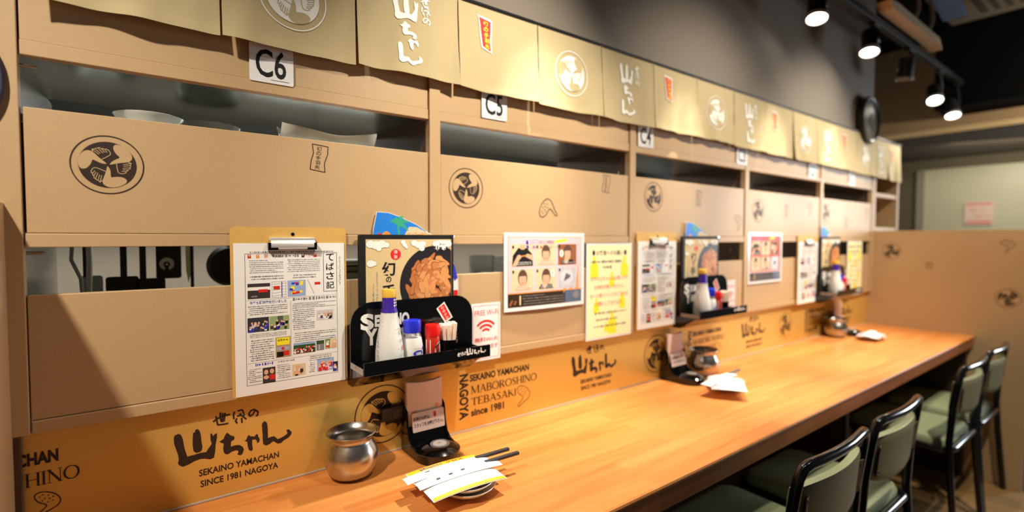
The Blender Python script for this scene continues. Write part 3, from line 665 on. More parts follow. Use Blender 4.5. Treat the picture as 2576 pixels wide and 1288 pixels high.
    crowd(.485, .61, .835, .915, SAND, [SKIN, HAIR, PINK, BLK], 14, 7, .0075); crowd(.72, .885, .82, .91, MATS['photo_sky'], [RED, RED, BLU, PINK], 16, 8, .0075); crowd(.875, .925, .855, .925, NAVY, [BLU, MATS['photo_suit'], PINK], 6, 11, .006)
    for k in range(2): D.stroke([(X(.48), Zz(.395+.2*k)), (X(.48), Zz(.60+.18*k))], .0004, MIDG)
    D.stroke([(X(.10), Zz(.79)), (X(.925), Zz(.785))], .0004, GREYT); D.stroke([(X(.10), Zz(.375)), (X(.925), Zz(.37))], .0004, GREYT)
    return D.obj('print', t)
clabs = (('on the wall left of the menu rack, near the camera', 'beside the near condiment rack'), ('next to the yellow notice', 'on the middle clipboard'), ('at the far end of the shelves', 'on the far clipboard'))
pcb = pnl = None
for k, (xc, zt) in enumerate(((.2475, 1.2785), (1.434, 1.2785), (2.610, 1.272))):
    if k == 0:
        pcb = t = thing('clipboard', 'wooden clipboard with chrome clip '+clabs[0][0], 'clipboard', (xc, -.004, zt), 0, 'clipboards hung on the shelves')
        B().prism(rrect(-.110, .110, -.333, 0, .009, 4), wallf(0), .001, .0042).obj('board', BOARD, t)
        B().lathe([(.0034, 0), (.0034, .0014), (.0022, .0016)], (0, 0, 0), 14, mat=Matrix.Translation((.002, -.0042, -.014)) @ Matrix.Rotation(PI/2, 4, 'X')).obj('hanging_hole', BLKM, t)
        cl = B(); cl.box(-.042, .044, -.0125, -.0042, -.027, -.0205, .0015)
        cl.grid(lambda s, tt: (-.041+.084*s, -.0125-.004*math.sin(tt*2.4), -.026-.016*tt), 4, 6)
        cl.box(-.041, .043, -.0155, -.0118, -.0445, -.0405, .0015); cl.obj('clip', M('clip_metal', (228, 224, 216), .3, .45), t)
        for x in (-.0435, .0435):
            s = 1 if x < 0 else -1
            B().prism([(x-.0025, -.031), (x+.0025, -.031), (x+.0025, -.0408), (x+s*.013+(.0025*s), -.0408), (x+s*.013+(.0025*s), -.0455), (x-.0025*s, -.0455)] if s > 0 else [(x+.0025, -.031), (x-.0025, -.031), (x-.0025, -.0408), (x-.0155, -.0408), (x-.0155, -.0455), (x+.0025, -.0455)], wallf(0), .008, .0172).obj('clip_foot', BLKG, t)
        pnl = n = thing('newsletter', 'printed newsletter sheet clipped '+clabs[0][1], 'newsletter', (xc, -.0098, zt-.032), 0, 'newsletters on the clipboards')
        def sheet(s, tt):
            return (-.105+.21*s, -.0006*math.sin(PI*s)*0, -.297*tt)
        b = B().box(-.105, .105, -.0006, .0006, -.297, 0); b.obj('sheet', PAPER, n); newsletter(n)
    else:
        dup(pcb, (xc, -.004, zt), 0, 'wooden clipboard with chrome clip '+clabs[k][0]); dup(pnl, (xc, -.0098, zt-.032), 0, 'printed newsletter sheet '+clabs[k][1])

# ------------------------------------------------------------------ wall notices
LAM = M('laminated_paper', (240, 238, 236), .22, coat=.5)
def notice(name, label, x0, x1, z0, z1, drawf, group=None, m=LAM, bow=.0):
    t = thing(name, label, 'poster', ((x0+x1)/2, -.002, z0), 0, group)
    b = B(); W_, H_ = x1-x0, z1-z0
    yb = lambda s, v: -.0034-bow*math.sin(PI*s)*(1-v)
    b.grid(lambda s, v: (x0+W_*s, yb(s, v), z0+H_*v), 16, 8).grid(lambda s, v: (x1-W_*s, yb(1-s, v)+.0008, z0+H_*v), 16, 8)
    b.obj('sheet', m, t, fixn=False, world=True)
    D = Dec(lambda a, c, d: (x0+a, yb(a/W_, c/H_)-d, z0+c), lay=.00007, base=.0002); drawf(D, W_, H_)
    D.obj('print', t, cut=([(0, .01, W_, W_/12)] if bow else None), world=True)
    return t
def photo_person(D, x, z, s, hair=True, kind=0, L=3):
    """a generic figure in a printed photo cell of size s"""
    HAIR = M('photo_hair', (92, 64, 50), .5)
    if kind == 0:      # hands before a dark shirt
        D.poly([(x-.1*s, z+.02*s), (x+1.1*s, z+.02*s), (x+1.05*s, z+.55*s), (x+.75*s, z+.84*s), (x+.25*s, z+.84*s), (x-.05*s, z+.5*s)], BLK, L); D.poly([(x-.1*s, z+.03*s), (x+.12*s, z+.03*s), (x+.4*s, z+.42*s), (x+.2*s, z+.5*s)], SKIN, L+1); D.poly([(x+1.1*s, z+.25*s), (x+1.1*s, z+.5*s), (x+.75*s, z+.58*s), (x+.65*s, z+.45*s)], SKIN, L+1)
        D.disc(x+.3*s, z+.44*s, .12*s, .1*s, SKIN, L+2, 14); D.stroke([(x+.35*s, z+.45*s), (x+.7*s, z+.5*s)], .05*s, ORG, L+1); D.disc(x+.5*s, z+.88*s, .17*s, .12*s, SKIN, L+1, 12)
    else:
        D.disc(x+.5*s, z+.60*s, .27*s, .38*s, HAIR, L, 18); D.disc(x+.5*s, z+.53*s, .21*s, .31*s, SKIN, L+1, 18); D.rect(x+.31*s, x+.69*s, z+.68*s, z+.84*s, HAIR, L+2); D.rect(x+.42*s, x+.58*s, z+.34*s, z+.37*s, M('lip_print', (196, 110, 96), .5), L+2)
        D.poly([(x+.05*s, z+.04*s), (x+.95*s, z+.04*s), (x+.85*s, z+.25*s), (x+.15*s, z+.25*s)], SKIN if kind == 1 else BLK, L)
        if kind == 2: D.disc(x+.4*s, z+.25*s, .12*s, .2*s, SKIN, L+2, 12)
def howto(bg, edge):
    def f(D, W_, H_):
        m = .012; D.rect(m, W_-m, m*.9, H_-m*.9, edge, 1); D.rect(m+.0018, W_-m-.0018, .05, H_-m*.9-.0018, bg, 2); D.rect(m, W_-m, m*.9, .047, M('poster_footer', (52, 36, 22), .4), 2)
        x = W_*.25
        D.poly([(x, H_-.022), (x+.006, H_-.02), (x+.009, H_-.034), (x+.012, H_-.044), (x+.004, H_-.046), (x-.001, H_-.034)], PURP, 3)
        D.frame(x+.016, x+.045, H_-.046, H_-.02, .0008, PURP, 3); D.text('山ちゃん', x+.019, H_-.031, .007, PURP, w=.023, layer=3); D.text('直伝!!', x+.019, H_-.044, .009, PURP, w=.023, layer=3, bold=.03)
        D.text('おいしい手羽先の', x+.048, H_-.032, .011, MIDG, w=.056, bold=.03, layer=3); D.text('美味しい', x+.05, H_-.046, .012, RED, w=.045, bold=.03, layer=3); D.text('食べ方', x+.097, H_-.046, .012, GRN, w=.034, bold=.03, layer=3); D.text('講座', x+.133, H_-.046, .012, WHT, w=.022, bold=.04, layer=3)
        D.poly([(x+.105, H_-.03), (x+.155, H_-.024), (x+.155, H_-.016), (x+.105, H_-.022)], YEL, 4)
        cw, ch, gx, gz = .075, .061, .0095, .007
        for j in range(2):
            for i in range(3):
                cx, cz = .024+i*(cw+gx), .054+(1-j)*(ch+gz); n = j*3+i
                D.rect(cx, cx+cw, cz, cz+ch, SAND if n != 5 else M('photo_dish', (190, 192, 200), .4), 3)
                if n == 2: D.rect(cx, cx+cw, cz, cz+ch, M('photo_warm', (150, 92, 50), .5), 4)
                if n < 5: photo_person(D, cx+.008, cz, ch, kind=(0, 1, 2, 1, 2)[n], L=5)
                else:
                    D.disc(cx+.036, cz+.033, .026, .022, M('photo_plate', (206, 208, 216), .4), 4)
                    for q in range(4): D.stroke([(cx+.025+.006*q, cz+.02+.003*q), (cx+.034+.005*q, cz+.043-.002*q)], .004, NAVY, 5)
                if n in (2, 4): D.disc(cx+.014 if n == 2 else cx+cw-.012, cz+.034 if n == 2 else cz+.046, .008, .011, WHT, 8, 16); D.stroke([(cx+.014 if n == 2 else cx+cw-.012, cz+.03+(.012 if n == 4 else 0)), (cx+.014 if n == 2 else cx+cw-.012, cz+.038+(.012 if n == 4 else 0))], .003, HAIR, 9)
                D.disc(cx+.006, cz+ch-.007, .0035, .0045, BLK, 8, 12); D.ticks(cx+.012, cx+cw-.006, cz+.004, cz+.014, 2, WHT, 9, seed=n)
        for q in range(9): D.disc(.02+.003*(q*7 % 9), .018+.0025*(q*5 % 9), .0045, .003, (M('photo_wing', (150, 92, 52), .5), HAIR)[q % 2], 3, 8)
        D.rect(.051, .056, .016, .042, SAND, 3); D.ticks(.06, W_-.085, .014, .044, 4, GREYT, 3, seed=40); D.rect(W_-.08, W_-m, m*.9, .047, M('poster_blue', (86, 104, 130), .4), 3); D.disc(W_-.035, .032, .014, .011, GREYT, 4, 14)
    return f
notice('poster', 'pink landscape how-to poster with six photos on the shelf unit', .783, 1.084, 1.0565, 1.272, howto(PINK, ORG), bow=.004)
notice('poster', 'red landscape how-to poster with six photos further along', 2.055, 2.352, 1.062, 1.281, howto(M('red_poster', (226, 58, 48), .4), M('poster_white', (236, 224, 222), .3)))
def yellow(D, W_, H_):
    D.rect(.006, W_-.006, .006, H_-.006, YELP, 1)
    r = random.Random(12)
    for (a, c, s) in ((.035, .225, 1), (.175, .225, 1), (.115, .185, .7), (.165, .115, .8), (.045, .105, .7), (.118, .045, 1.1), (.09, .035, .5)):
        D.poly([(a+p*.018*s, c+q*.03*s) for p, q in ((-1, -1), (1, -1), (1, .2), (.4, .6), (.35, 1.2), (-.35, 1.2), (-.4, .6), (-1, .2))], YEL, 2)
    D.disc(.032, H_-.03, .0065, .0085, BLK, 3); D.disc(W_-.032, H_-.03, .0065, .0085, BLK, 3)
    D.text('お客様へのお願い', W_/2, H_-.038, .0155, HAIR, w=.125, align='C', layer=3, bold=.01)
    D.ticks(.02, .19, H_-.066, H_-.05, 1, NAVY, 3, fill=.8, seed=1); D.ticks(.06, .16, H_-.083, H_-.068, 1, NAVY, 3, fill=.8, seed=2)
    for i, (s, wd) in enumerate((('世界の山ちゃんはお通し代や', .175), ('お席料が無い代わりに、', .14), ('お一人様1ドリンクのご注文を', .175), ('お願いしております。', .13))):
        D.text(s, W_/2, H_-.118-.0265*i, .0135, M('crimson_print', (226, 60, 96), .5), w=wd, align='C', layer=3, bold=.005)
    for i in range(3): D.ticks(.03, .185, .075-.021*i, .089-.021*i, 1, MIDG, 3, fill=.8, seed=5+i)
for k, (x0, z0, lab) in enumerate(((1.094, .939, 'pale yellow notice with red lettering beside the pink poster'), (3.11, .94, 'pale yellow notice with red lettering beside the far rack'))):
    notice('notice', lab, x0, x0+.211, z0, z0+.302, yellow, 'yellow request notices')
def wifi(D, W_, H_):
    D.frame(.005, W_-.005, .006, H_-.006, .0009, RED, 1)
    D.text('FREE Wi-Fi', W_/2+.001, H_-.032, .0135, RED, w=.074, align='C', layer=1)
    cx, cz = W_/2-.001, H_-.083
    for r0 in (.011, .022, .033): D.ring(cx, cz, r0, r0+.0058, RED, 1, 14, 42, 138)
    D.text('無料Wi-Fi', W_/2, .049, .0125, RED, w=.072, align='C', bold=.01); D.text('使えます', W_/2+.012, .030, .0125, RED, w=.05, align='C', bold=.01)
notice('wifi_notice', 'white free Wi-Fi notice tucked behind the near condiment rack', .680, .7705, .936, 1.087, wifi, 'Wi-Fi notices')
notice('wifi_notice', 'white free Wi-Fi notice beside the middle condiment rack', 1.868, 1.956, .947, 1.087, wifi, 'Wi-Fi notices')
notice('wifi_notice', 'white free Wi-Fi notice beside the far condiment rack', 3.03, 3.10, .947, 1.087, wifi, 'Wi-Fi notices')

# ------------------------------------------------------------------ condiment racks with what stands in them
SETS = ('near', 'middle', 'far')
RX = (.3565, 1.536, 2.695)           # left edge of each rack
FILM = M('white_soft_bottle', (226, 226, 222), .35)
# rack (local origin: left end on the wall, z = tray floor)
rk = thing('condiment_rack', 'black acrylic condiment rack, near one below the menu', 'rack', (RX[0], 0, .978), 0, 'condiment racks'); RZ = .978
pts = rrect(0, .307, .0, .139, .048, 7, (1, 1, 0, 0))
B().prism(pts, wallf(0), .030, .0335).obj('back_plate', BLKG, rk)
b = B(); b.box(0, .307, -.110, -.0335, 0, .003, .0008); b.box(0, .003, -.110, -.0335, .003, .014); b.box(.304, .307, -.110, -.0335, .003, .014); b.obj('tray', BLKG, rk)
B().box(0, .307, -.1135, -.110, -.002, .0265, .0008).obj('front_lip', BLKG, rk)
b = B().prism([(.0, -.042), (.0, 0), (.108, 0), (.088, -.006), (.03, -.042)], lambda a, c, d: (d, -a, c), .004, .30).obj('bracket', BLKG, rk)
CLR = M('clear_acrylic_edge', (150, 140, 130), .15)
B().prism([(.036, .001), (.109, .001), (.109, .013), (.036, .013)], lambda a, c, d: (d, -a, c), -.0012, .0002).obj('end_plate', CLR, rk)
D = Dec(wallf(-.0335))
for (st, x, z, h, wd) in (('S', .022, .078, .036, .03), ('EKAINO', .054, .083, .027, .082), ('Y', .032, .044, .036, .028), ('AMACHAN', .060, .049, .027, .100)): D.text(st, x, z, h, WHT, w=wd, bold=.05)
P = [(.210, .112), (.226, .122), (.245, .088), (.230, .080)]
D.poly([(.206, .111), (.227, .126), (.250, .087), (.229, .075)], WHT, 1); D.poly(P, RED, 2); 
for q, ch in enumerate('幻の手羽'): D.text(ch, .2215+.0042*q, .109-.0085*q, .0065, WHT, w=.007, align='C', layer=3)
D.obj('lettering', rk)
D = Dec(wallf(-.1135)); logo(D, .240, .0015, .00026, WHT, small=False); 
for q, st in enumerate((SEKA[:7], SEKA[7:15], SEKA[15:])):
    al = [p_ for s in st for p_ in s]
    for s in st: D.stroke(fit(s, .216+.009*q, .224+.009*q, .010, .0185, ref=al), .0013, WHT)
D.obj('brush_logo', rk)
# menu
mn = thing('menu_folder', 'black leatherette menu with chicken wings photo, in the near rack', 'menu', (.3815, -.0045, .9855), 0, 'menus in the racks'); H = .279
b = B().prism(rrect(0, .235, 0, H, .004, 3), wallf(-.008), 0, .009); b.obj('cover', LEATH, mn)
b = B().box(.0145, .2285, -.0175, -.0168, .004, H-.0105); b.obj('page', CRM, mn)
B().box(.228, .2365, -.0185, -.0075, H-.007, H+.0008, .001).obj('corner_fitting', CHROME, mn)
D = Dec(wallf(-.0175), lay=.00004, base=.0002); x0 = .0145
f = lambda a, c: (x0+a*.214, H-.0105-c*.214)      # page units: width 1
D.poly([(min(f(.80, .50)[0]+.092*math.cos(2*PI*q/60), x0+.2135), f(.80, .50)[1]+.092*math.sin(2*PI*q/60)) for q in range(60)], M('photo_black_plate', (38, 36, 42), .35), 1)
r = random.Random(21); WC = [M('wing_photo_a', (186, 116, 66), .4), M('wing_photo_b', (216, 150, 92), .4), M('wing_photo_c', (120, 62, 34), .4), M('wing_photo_d', (198, 126, 82), .4)]
cx0, cz0 = f(.80, .52); XM = x0+.2132
for q in range(52):
    rad = .069*math.sqrt(1-q/52); an = q*2.39996; cx, cz = cx0+rad*math.cos(an), cz0+rad*math.sin(an); L_ = r.uniform(.032, .044); wd = r.uniform(.0155, .0205); ti = an+PI/2+r.uniform(-.6, .6); by = r.uniform(-.004, .004)
    def wg(k):
        o = []
        for m_ in range(16):
            t_ = 2*PI*m_/16; a = L_*.5*math.cos(t_)*k; c_ = wd*.5*math.sin(t_)*k*(1.2 if math.cos(t_) > 0 else .7)+by*math.cos(t_*1)**2*2
            o.append((min(cx+math.cos(ti)*a-math.sin(ti)*c_, XM), cz+math.sin(ti)*a+math.cos(ti)*c_))
        return o
    if cx > XM-.004: continue
    L0 = 2+q//6; D.poly(wg(1.07), WC[2], L0); D.poly(wg(.97), WC[r.choice((0, 0, 3, 1))], L0+1)
    D.disc(min(cx+.002, XM), cz+.0015, wd*.3, wd*.2, WC[1], L0+1, 8)
D.disc(*f(.325, .16), .0125, .0125, RED, 2, 28); D.text('謹', *[f(.325, .153)[0], f(.325, .150)[1]], .0082, WHT, w=.0085, align='C', layer=3); D.text('製', f(.325, 0)[0], f(0, .205)[1], .0082, WHT, w=.0085, align='C', layer=3)
for st, c, h, wd in (('幻', .385, .032, .032), ('の', .455, .0135, .013), ('手', .62, .031, .033), ('羽', .79, .031, .033), ('先', .955, .031, .033)): D.text(st, f(.245, 0)[0], f(0, c)[1], h, BLK, w=wd, align='C', bold=.03, layer=2)
D.ticks(f(.105, 0)[0], f(.125, 0)[0], f(0, 1.0)[1], f(0, .34)[1], 46, MIDG, 2, fill=.9, seed=4); D.ticks(f(.065, 0)[0], f(.085, 0)[0], f(0, 1.0)[1], f(0, .46)[1], 38, MIDG, 2, fill=.9, seed=5)
def cloud(cs):
    for a, c, rr in cs: D.disc(*f(a, c), rr*.214, rr*.18, MIDG, 16, 18)
    for a, c, rr in cs: D.disc(*f(a, c), rr*.214-.00035, rr*.18-.00035, WHT, 17, 18)
cloud(((.05, .05, .05), (.11, .06, .055), (.17, .05, .05), (.22, .06, .035), (.14, .1, .03))); cloud(((.05, .25, .045), (.085, .25, .032))); cloud(((.41, .03, .03), (.43, .06, .028), (.45, .085, .02)))
cloud(((.54, .04, .04), (.59, .06, .045), (.64, .05, .04), (.63, .1, .035))); cloud(((.80, .05, .04), (.85, .05, .05), (.91, .05, .05), (.96, .05, .045), (.82, .1, .035), (.9, .1, .03)))
k_ = .00021; logo(D, f(.785, 0)[0], f(0, .145)[1]-.003, k_, BLK, small=True, layer=18)
D.obj('print', mn)
# round-cornered promotional fan standing behind the menu
fn_ = thing('paper_fan', 'blue curved promotional card rising behind the near menu', 'card', (.36, -.003, .99), 0, 'promotional cards behind the menus')
arc = [(.068+.002*0, .326), (.095, .325), (.125, .316), (.165, .299), (.205, .275), (.240, .243), (.265, .207), (.278, .167), (.279, .135), (.266, .100), (.24, .06), (.10, .03), (.055, .2), (.060, .29)]
B().prism(arc, wallf(-.002), 0, .0016).obj('card', WHT, fn_)
D = Dec(wallf(-.0036), lay=.00008, base=.0002)
D.poly([(.0685, .325), (.095, .324), (.125, .315), (.165, .298), (.19, .283), (.19, .264), (.058, .264), (.061, .29)], SKY, 1)
D.poly([(.146, .293), (.165, .293), (.205, .274), (.215, .262), (.14, .262), (.135, .275)], SAND, 2)
cx, cz = .118, .297
for an, L_ in ((20, .03), (60, .028), (110, .02), (150, .022), (-20, .028)):
    a = math.radians(an); D.stroke([(cx, cz), (cx+L_*.5*math.cos(a), cz+L_*.5*math.sin(a)+.004), (cx+L_*math.cos(a), cz+L_*math.sin(a)-.004)], [.004, .009, .001], M('palm_green', (60, 170, 130), .4), 3)
D.stroke([(cx, cz), (cx+.004, cz-.03)], .005, MATS['palm_green'], 3)
D.text('マンゴーサワー', .140, .270, .0105, ORG, w=.062, bold=.03, layer=4)
D.disc(.09, .270, .011, .012, ORG, 3, 16); D.disc(.074, .272, .005, .007, RED, 3, 12)
D.poly([(.262, .208), (.268, .2), (.277, .167), (.268, .16), (.258, .19)], BLU, 1); D.poly([(.25, .137), (.278, .137), (.275, .117), (.264, .098), (.245, .09)], RED, 2); D.poly([(.245, .108), (.268, .108), (.258, .09), (.24, .08)], YEL, 3)
D.obj('print', fn_)
# bottles (local z = 0 at the tray)
soy = thing('soy_sauce_bottle', 'white soy sauce bottle with yellow cap in the near rack', 'bottle', (RX[0]+.071, -.073, RZ+.003), .0, 'soy sauce bottles'); 
SG = 12
B().lathe([(.029, 0), (.0305, .004), (.030, .03), (.0275, .055), (.022, .085), (.0185, .103), (.0178, .117)], seg=SG, cap1=True).obj('body', FILM, soy)
B().lathe([(.0180, .117), (.0172, .121), (.0152, .128), (.0148, .147), (.0142, .149)], seg=28, cap1=True).obj('neck_wrap', PURP, soy)
b = B().lathe([(.0150, .149), (.0152, .151), (.0150, .163), (.0140, .166), (.001, .1668)], seg=28); b.obj('cap', M('yellow_cap', (226, 182, 66), .3), soy)
def cyl(r, zz=0): return lambda a, c, d: ((r(c)+d)*math.sin(a/r(c)), -(r(c)+d)*math.cos(a/r(c)), c)
rs = lambda c: .0300 if c < .03 else (.0300-(c-.03)*.1 if c < .055 else (.0275-(c-.055)*.183 if c < .085 else .022-(c-.085)*.195))
D = Dec(cyl(rs), base=.0006)
for z in (.089, .0965, .103): D.rect(-.024, .026, z, z+.0012, M('rose_print', (196, 120, 160), .4), 1)
for z in (.0915, .099): D.rect(-.024, .026, z, z+.003, M('blush_print', (246, 208, 196), .4), 1)
D.text('しぼりたて', .0095, .054, .0062, MIDG, w=.019, layer=2); D.text('生', .0185, .036, .011, RED, w=.009, layer=2, bold=.02); D.ticks(.004, .0145, .038, .043, 1, MIDG, 2, seed=2); D.text('しょうゆ', .0115, .024, .007, MIDG, w=.016, layer=2)
D.ring(.0145, .074, .0033, .0042, MIDG, 2, 6); D.ticks(.003, .02, .08, .084, 1, GREYT, 2, seed=3); D.ticks(.012, .026, .006, .011, 1, ORG, 2, seed=4)
for q in range(7): D.ticks(-.043, -.036, .012+.010*q, .02+.010*q, 3, MIDG, 2, seed=30+q)
D.obj('label_print', soy)
D = Dec(cyl(lambda c: .0150), base=.0006)
for i in range(3):
    for j in range(3): D.rect(.004+.0055*i, .0075+.0055*i, .130+.006*j, .1335+.006*j, WHT, 1)
D.obj('wrap_print', soy)
salt = thing('seasoning_bottle', 'clear seasoning bottle with blue cap and white powder in the near rack', 'bottle', (RX[0]+.1265, -.068, RZ+.003), 0, 'blue-capped seasoning bottles')
GLS = M('clear_bottle_plastic', (236, 238, 238), .08, alpha=.2)
B().lathe([(.0215, 0), (.0235, .003), (.0240, .02), (.0238, .038), (.0215, .052), (.0185, .062), (.0175, .068)], seg=28).obj('shell', GLS, salt)
B().lathe([(.0205, .002), (.0228, .004), (.0233, .02), (.0231, .038), (.0205, .0535)], seg=28, cap1=True).obj('powder', M('white_powder', (236, 232, 224), .8), salt)
B().lathe([(.0195, .0665), (.0200, .068), (.0200, .090), (.0192, .0935), (.001, .095)], seg=28).obj('cap', M('blue_cap', (40, 52, 205), .25), salt)
rc = lambda c: .0242
D = Dec(cyl(rc), base=.0004); D.disc(.004, .0225, .0125, .0068, BLU, 1, 24); D.text('食塩', .004, .0195, .0062, WHT, w=.014, align='C', layer=2); D.ticks(-.006, .011, .031, .0355, 1, RED, 1, seed=3)
D.disc(.0185, .033, .0035, .0035, BLU, 1, 14); D.rect(-.012, .02, .005, .008, RED, 1); D.disc(-.002, .008, .006, .0035, BLU, 2, 14); D.obj('label', salt)
red = thing('spice_jar', 'small spice jar with red cap in the near rack', 'jar', (RX[0]+.1765, -.069, RZ+.003), 0, 'red-capped spice jars')
B().lathe([(.0155, 0), (.0168, .002), (.0168, .048), (.0155, .053)], seg=26, cap1=True).obj('body', M('spice_red', (196, 48, 30), .3, coat=.4), red)
B().lathe([(.0168, .0525), (.0170, .054), (.0170, .0745), (.0160, .0785), (.001, .0795)], seg=26).obj('cap', M('red_cap', (222, 28, 22), .28), red)
D = Dec(cyl(lambda c: .0169), base=.0003); D.rect(-.0245, -.012, .008, .046, WHT, 1); D.poly([(-.002, .004), (.015, .004), (.015, .030), (.012, .041), (.003, .036), (-.002, .028)], WHT, 1); D.stroke([(-.002, .028), (.006, .034), (.014, .038)], .003, BLK, 2); D.text('味', .0075, .014, .011, HAIR, w=.009, align='C', layer=2, bold=.02); D.ticks(-.001, .0025, .006, .022, 4, MIDG, 2, seed=8); D.obj('label', red)
pk = thing('toothpick_cup', 'black cup of paper-wrapped toothpicks in the near rack', 'cup', (RX[0]+.2205, -.066, RZ+.003), 0, 'toothpick cups')
B().lathe([(.0165, 0), (.0185, .002), (.0215, .040), (.0200, .040), (.0175, .004), (0, .003)], seg=26).obj('cup', BLKG, pk)
r = random.Random(5); WR = M('paper_wrap', (246, 226, 208), .6); 
for q in range(13):
    an = q*2.4; rad = .0039*math.sqrt(q)*1.28; x, y = rad*math.cos(an), rad*math.sin(an); le = 1.22; h = .076+r.uniform(-.004, .003)
    p = B().tube([(x*.8, y*.8, .006), (x*le, y*le, h)], [.0036, .0046], 7).obj('toothpick_sleeve', WR, pk)
    D = Dec(lambda a, c, d: (x*le*.98+a, y*le*.98-.0044-d, c), base=.0002); D.ticks(-.0022, .0022, .043, .066, 4, ORG, 1, fill=.7, seed=q)
    if y < .003: D.obj('sleeve_print', p)
for k in (1, 2):
    dx = RX[k]-RX[0]; nm = SETS[k]
    for o, lab in ((rk, 'black acrylic condiment rack, %s one of three' % nm), (mn, 'black leatherette menu with chicken wings photo, in the %s rack' % nm), (fn_, 'blue curved promotional card rising behind the %s menu' % nm),
                   (soy, 'white soy sauce bottle with yellow cap in the %s rack' % nm), (salt, 'clear seasoning bottle with blue cap and white powder in the %s rack' % nm), (red, 'small spice jar with red cap in the %s rack' % nm), (pk, 'black cup of paper-wrapped toothpicks in the %s rack' % nm)):
        dup(o, (o.location.x+dx, o.location.y, o.location.z), None, lab)

# ------------------------------------------------------------------ steel pots, napkin holders
pt = thing('steel_pot', 'round brushed steel pot with flared rim on the counter, near one', 'pot', (.354, -.042, .75), 0, 'steel pots on the counter')
B().lathe([(.028, 0), (.034, .0015), (.0465, .015), (.0522, .034), (.0532, .05), (.0515, .066), (.047, .081), (.0425, .0905), (.0410, .095), (.0412, .099), (.0438, .105), (.0480, .1105), (.0502, .1140), (.0496, .1155), (.0470, .1125), (.0428, .1065), (.0398, .099), (.0396, .095), (.045, .08), (.050, .062), (.051, .05), (.049, .03), (.04, .012), (0, .006)], seg=56).obj('body', STEELM, pt); pt.children[0].scale = (1.035, 1.035, .835)
hd = thing('napkin_holder', 'glossy black napkin holder on the counter, near one', 'holder', (.545, -.045, .75), 0, 'napkin holders on the counter')
b = B()
ho = [(-.052, .060), (-.052, -.025)]+[(-.052+.104*(.5-.5*math.cos(PI*q/12)), -.025-.052*math.sin(PI*q/12)) for q in range(1, 12)]+[(.052, -.025), (.052, .060)]
b.prism(ho, lambda a, c, d: (a, c, d), 0, .020)
def dish(s, v):
    a = 2*PI*s; return (math.cos(a)*.05*(1-v*.55), -.025+math.sin(a)*.05*(1-v*.55), .020+.010*math.sin(v*1.6)) 
b.grid(dish, 36, 6)
b.box(-.052, .052, .048, .060, .012, .10, .003)
b.prism([(.060, .019), (.060, .10), (.045, .108), (.034, .098), (.029, .06), (.020, .036), (.004, .024), (-.016, .019)], lambda a, c, d: (d, a, c), -.052, -.047)
b.prism([(.060, .019), (.060, .10), (.045, .108), (.034, .098), (.029, .06), (.020, .036), (.004, .024), (-.016, .019)], lambda a, c, d: (d, a, c), .047, .052)
b.grid(lambda s, v: (-.05+.1*s, .042-.03*(v**2)-.012*math.sin(PI*v)*0, .095-.08*v), 8, 10)
b.obj('body', BLKG, hd)
B().lathe([(.0225, .0285), (.0225, .0312), (.020, .0318), (.0165, .0312), (.0165, .0305), (0, .0305)], (.004, -.028, 0), 32).obj('call_button', M('grey_button', (150, 146, 142), .25, .3), hd)
B().lathe([(.016, .0308), (.0155, .0318), (0, .0320)], (.004, -.028, 0), 28).obj('button_cap', M('button_pale', (206, 198, 190), .3), hd)
D = Dec(lambda a, c, d: (a+.004, c-.028, .0320+d)); D.text('呼', 0, -.004, .008, M('faded_rust', (196, 110, 80), .5), w=.009, align='C'); D.obj('button_print', hd)
sgn = lambda a, c, d: (a, .034-.012*(1-c/.06)-d, .044+c*.97)
B().prism(rrect(-.039, .046, 0, .044, .003, 3), lambda a, c, d: (a, .0245+c*.16-d, .048+c), .0, .0016).obj('sign_card', M('sign_card_white', (236, 214, 204), .4), hd)
D = Dec(lambda a, c, d: (a, .0245+c*.16-.0016-d, .048+c)); D.text('お帰りの際は、', -.036, .0255, .0085, NAVY, w=.045, bold=.02); D.text('スタッフをお呼び下さい。', -.036, .0105, .0095, NAVY, w=.078, bold=.02); D.rect(.018, .024, .027, .039, RED, 1); D.obj('sign_lettering', hd)
np_ = thing('napkin_stack', 'stack of paper napkins standing in the near holder', 'napkins', (.545, -.045, .77), 0, 'napkin stacks in the holders')
NAP = M('napkin_paper', (238, 208, 192), .8)
for q in range(7):
    y = .0365+.0016*q; e = .0015*math.sin(q*2.1)
    B().grid(lambda s, v: (-.048+.093*s+e, y-.004*math.sin(PI*s)*v, .012+.130*v+.004*(s-.5)**2*4*v), 10, 6).obj('napkin', NAP, np_, fixn=False)
D = Dec(lambda a, c, d: (a, .0362-.004*math.sin(PI*(a+.048)/.093)*((c-.012)/.13)-d, c)); D.disc(.032, .079, .005, .006, M('peach_print', (240, 160, 120), .6), 1, 14); D.disc(-.028, .072, .006, .004, MATS['peach_print'], 1, 14); D.obj('napkin_print', np_)
for k, (px, py, hx, hy) in enumerate(((1.672, -.042, 1.548, -.045), (2.875, -.04, 2.99, -.045))):
    nm = SETS[k+1]
    dup(pt, (px, py, .75), 0, 'round brushed steel pot with flared rim on the counter, %s one' % nm)
    dup(hd, (hx, hy, .75), 0, 'glossy black napkin holder on the counter, %s one' % nm); dup(np_, (hx, hy, .77), 0, 'stack of paper napkins standing in the %s holder' % nm)

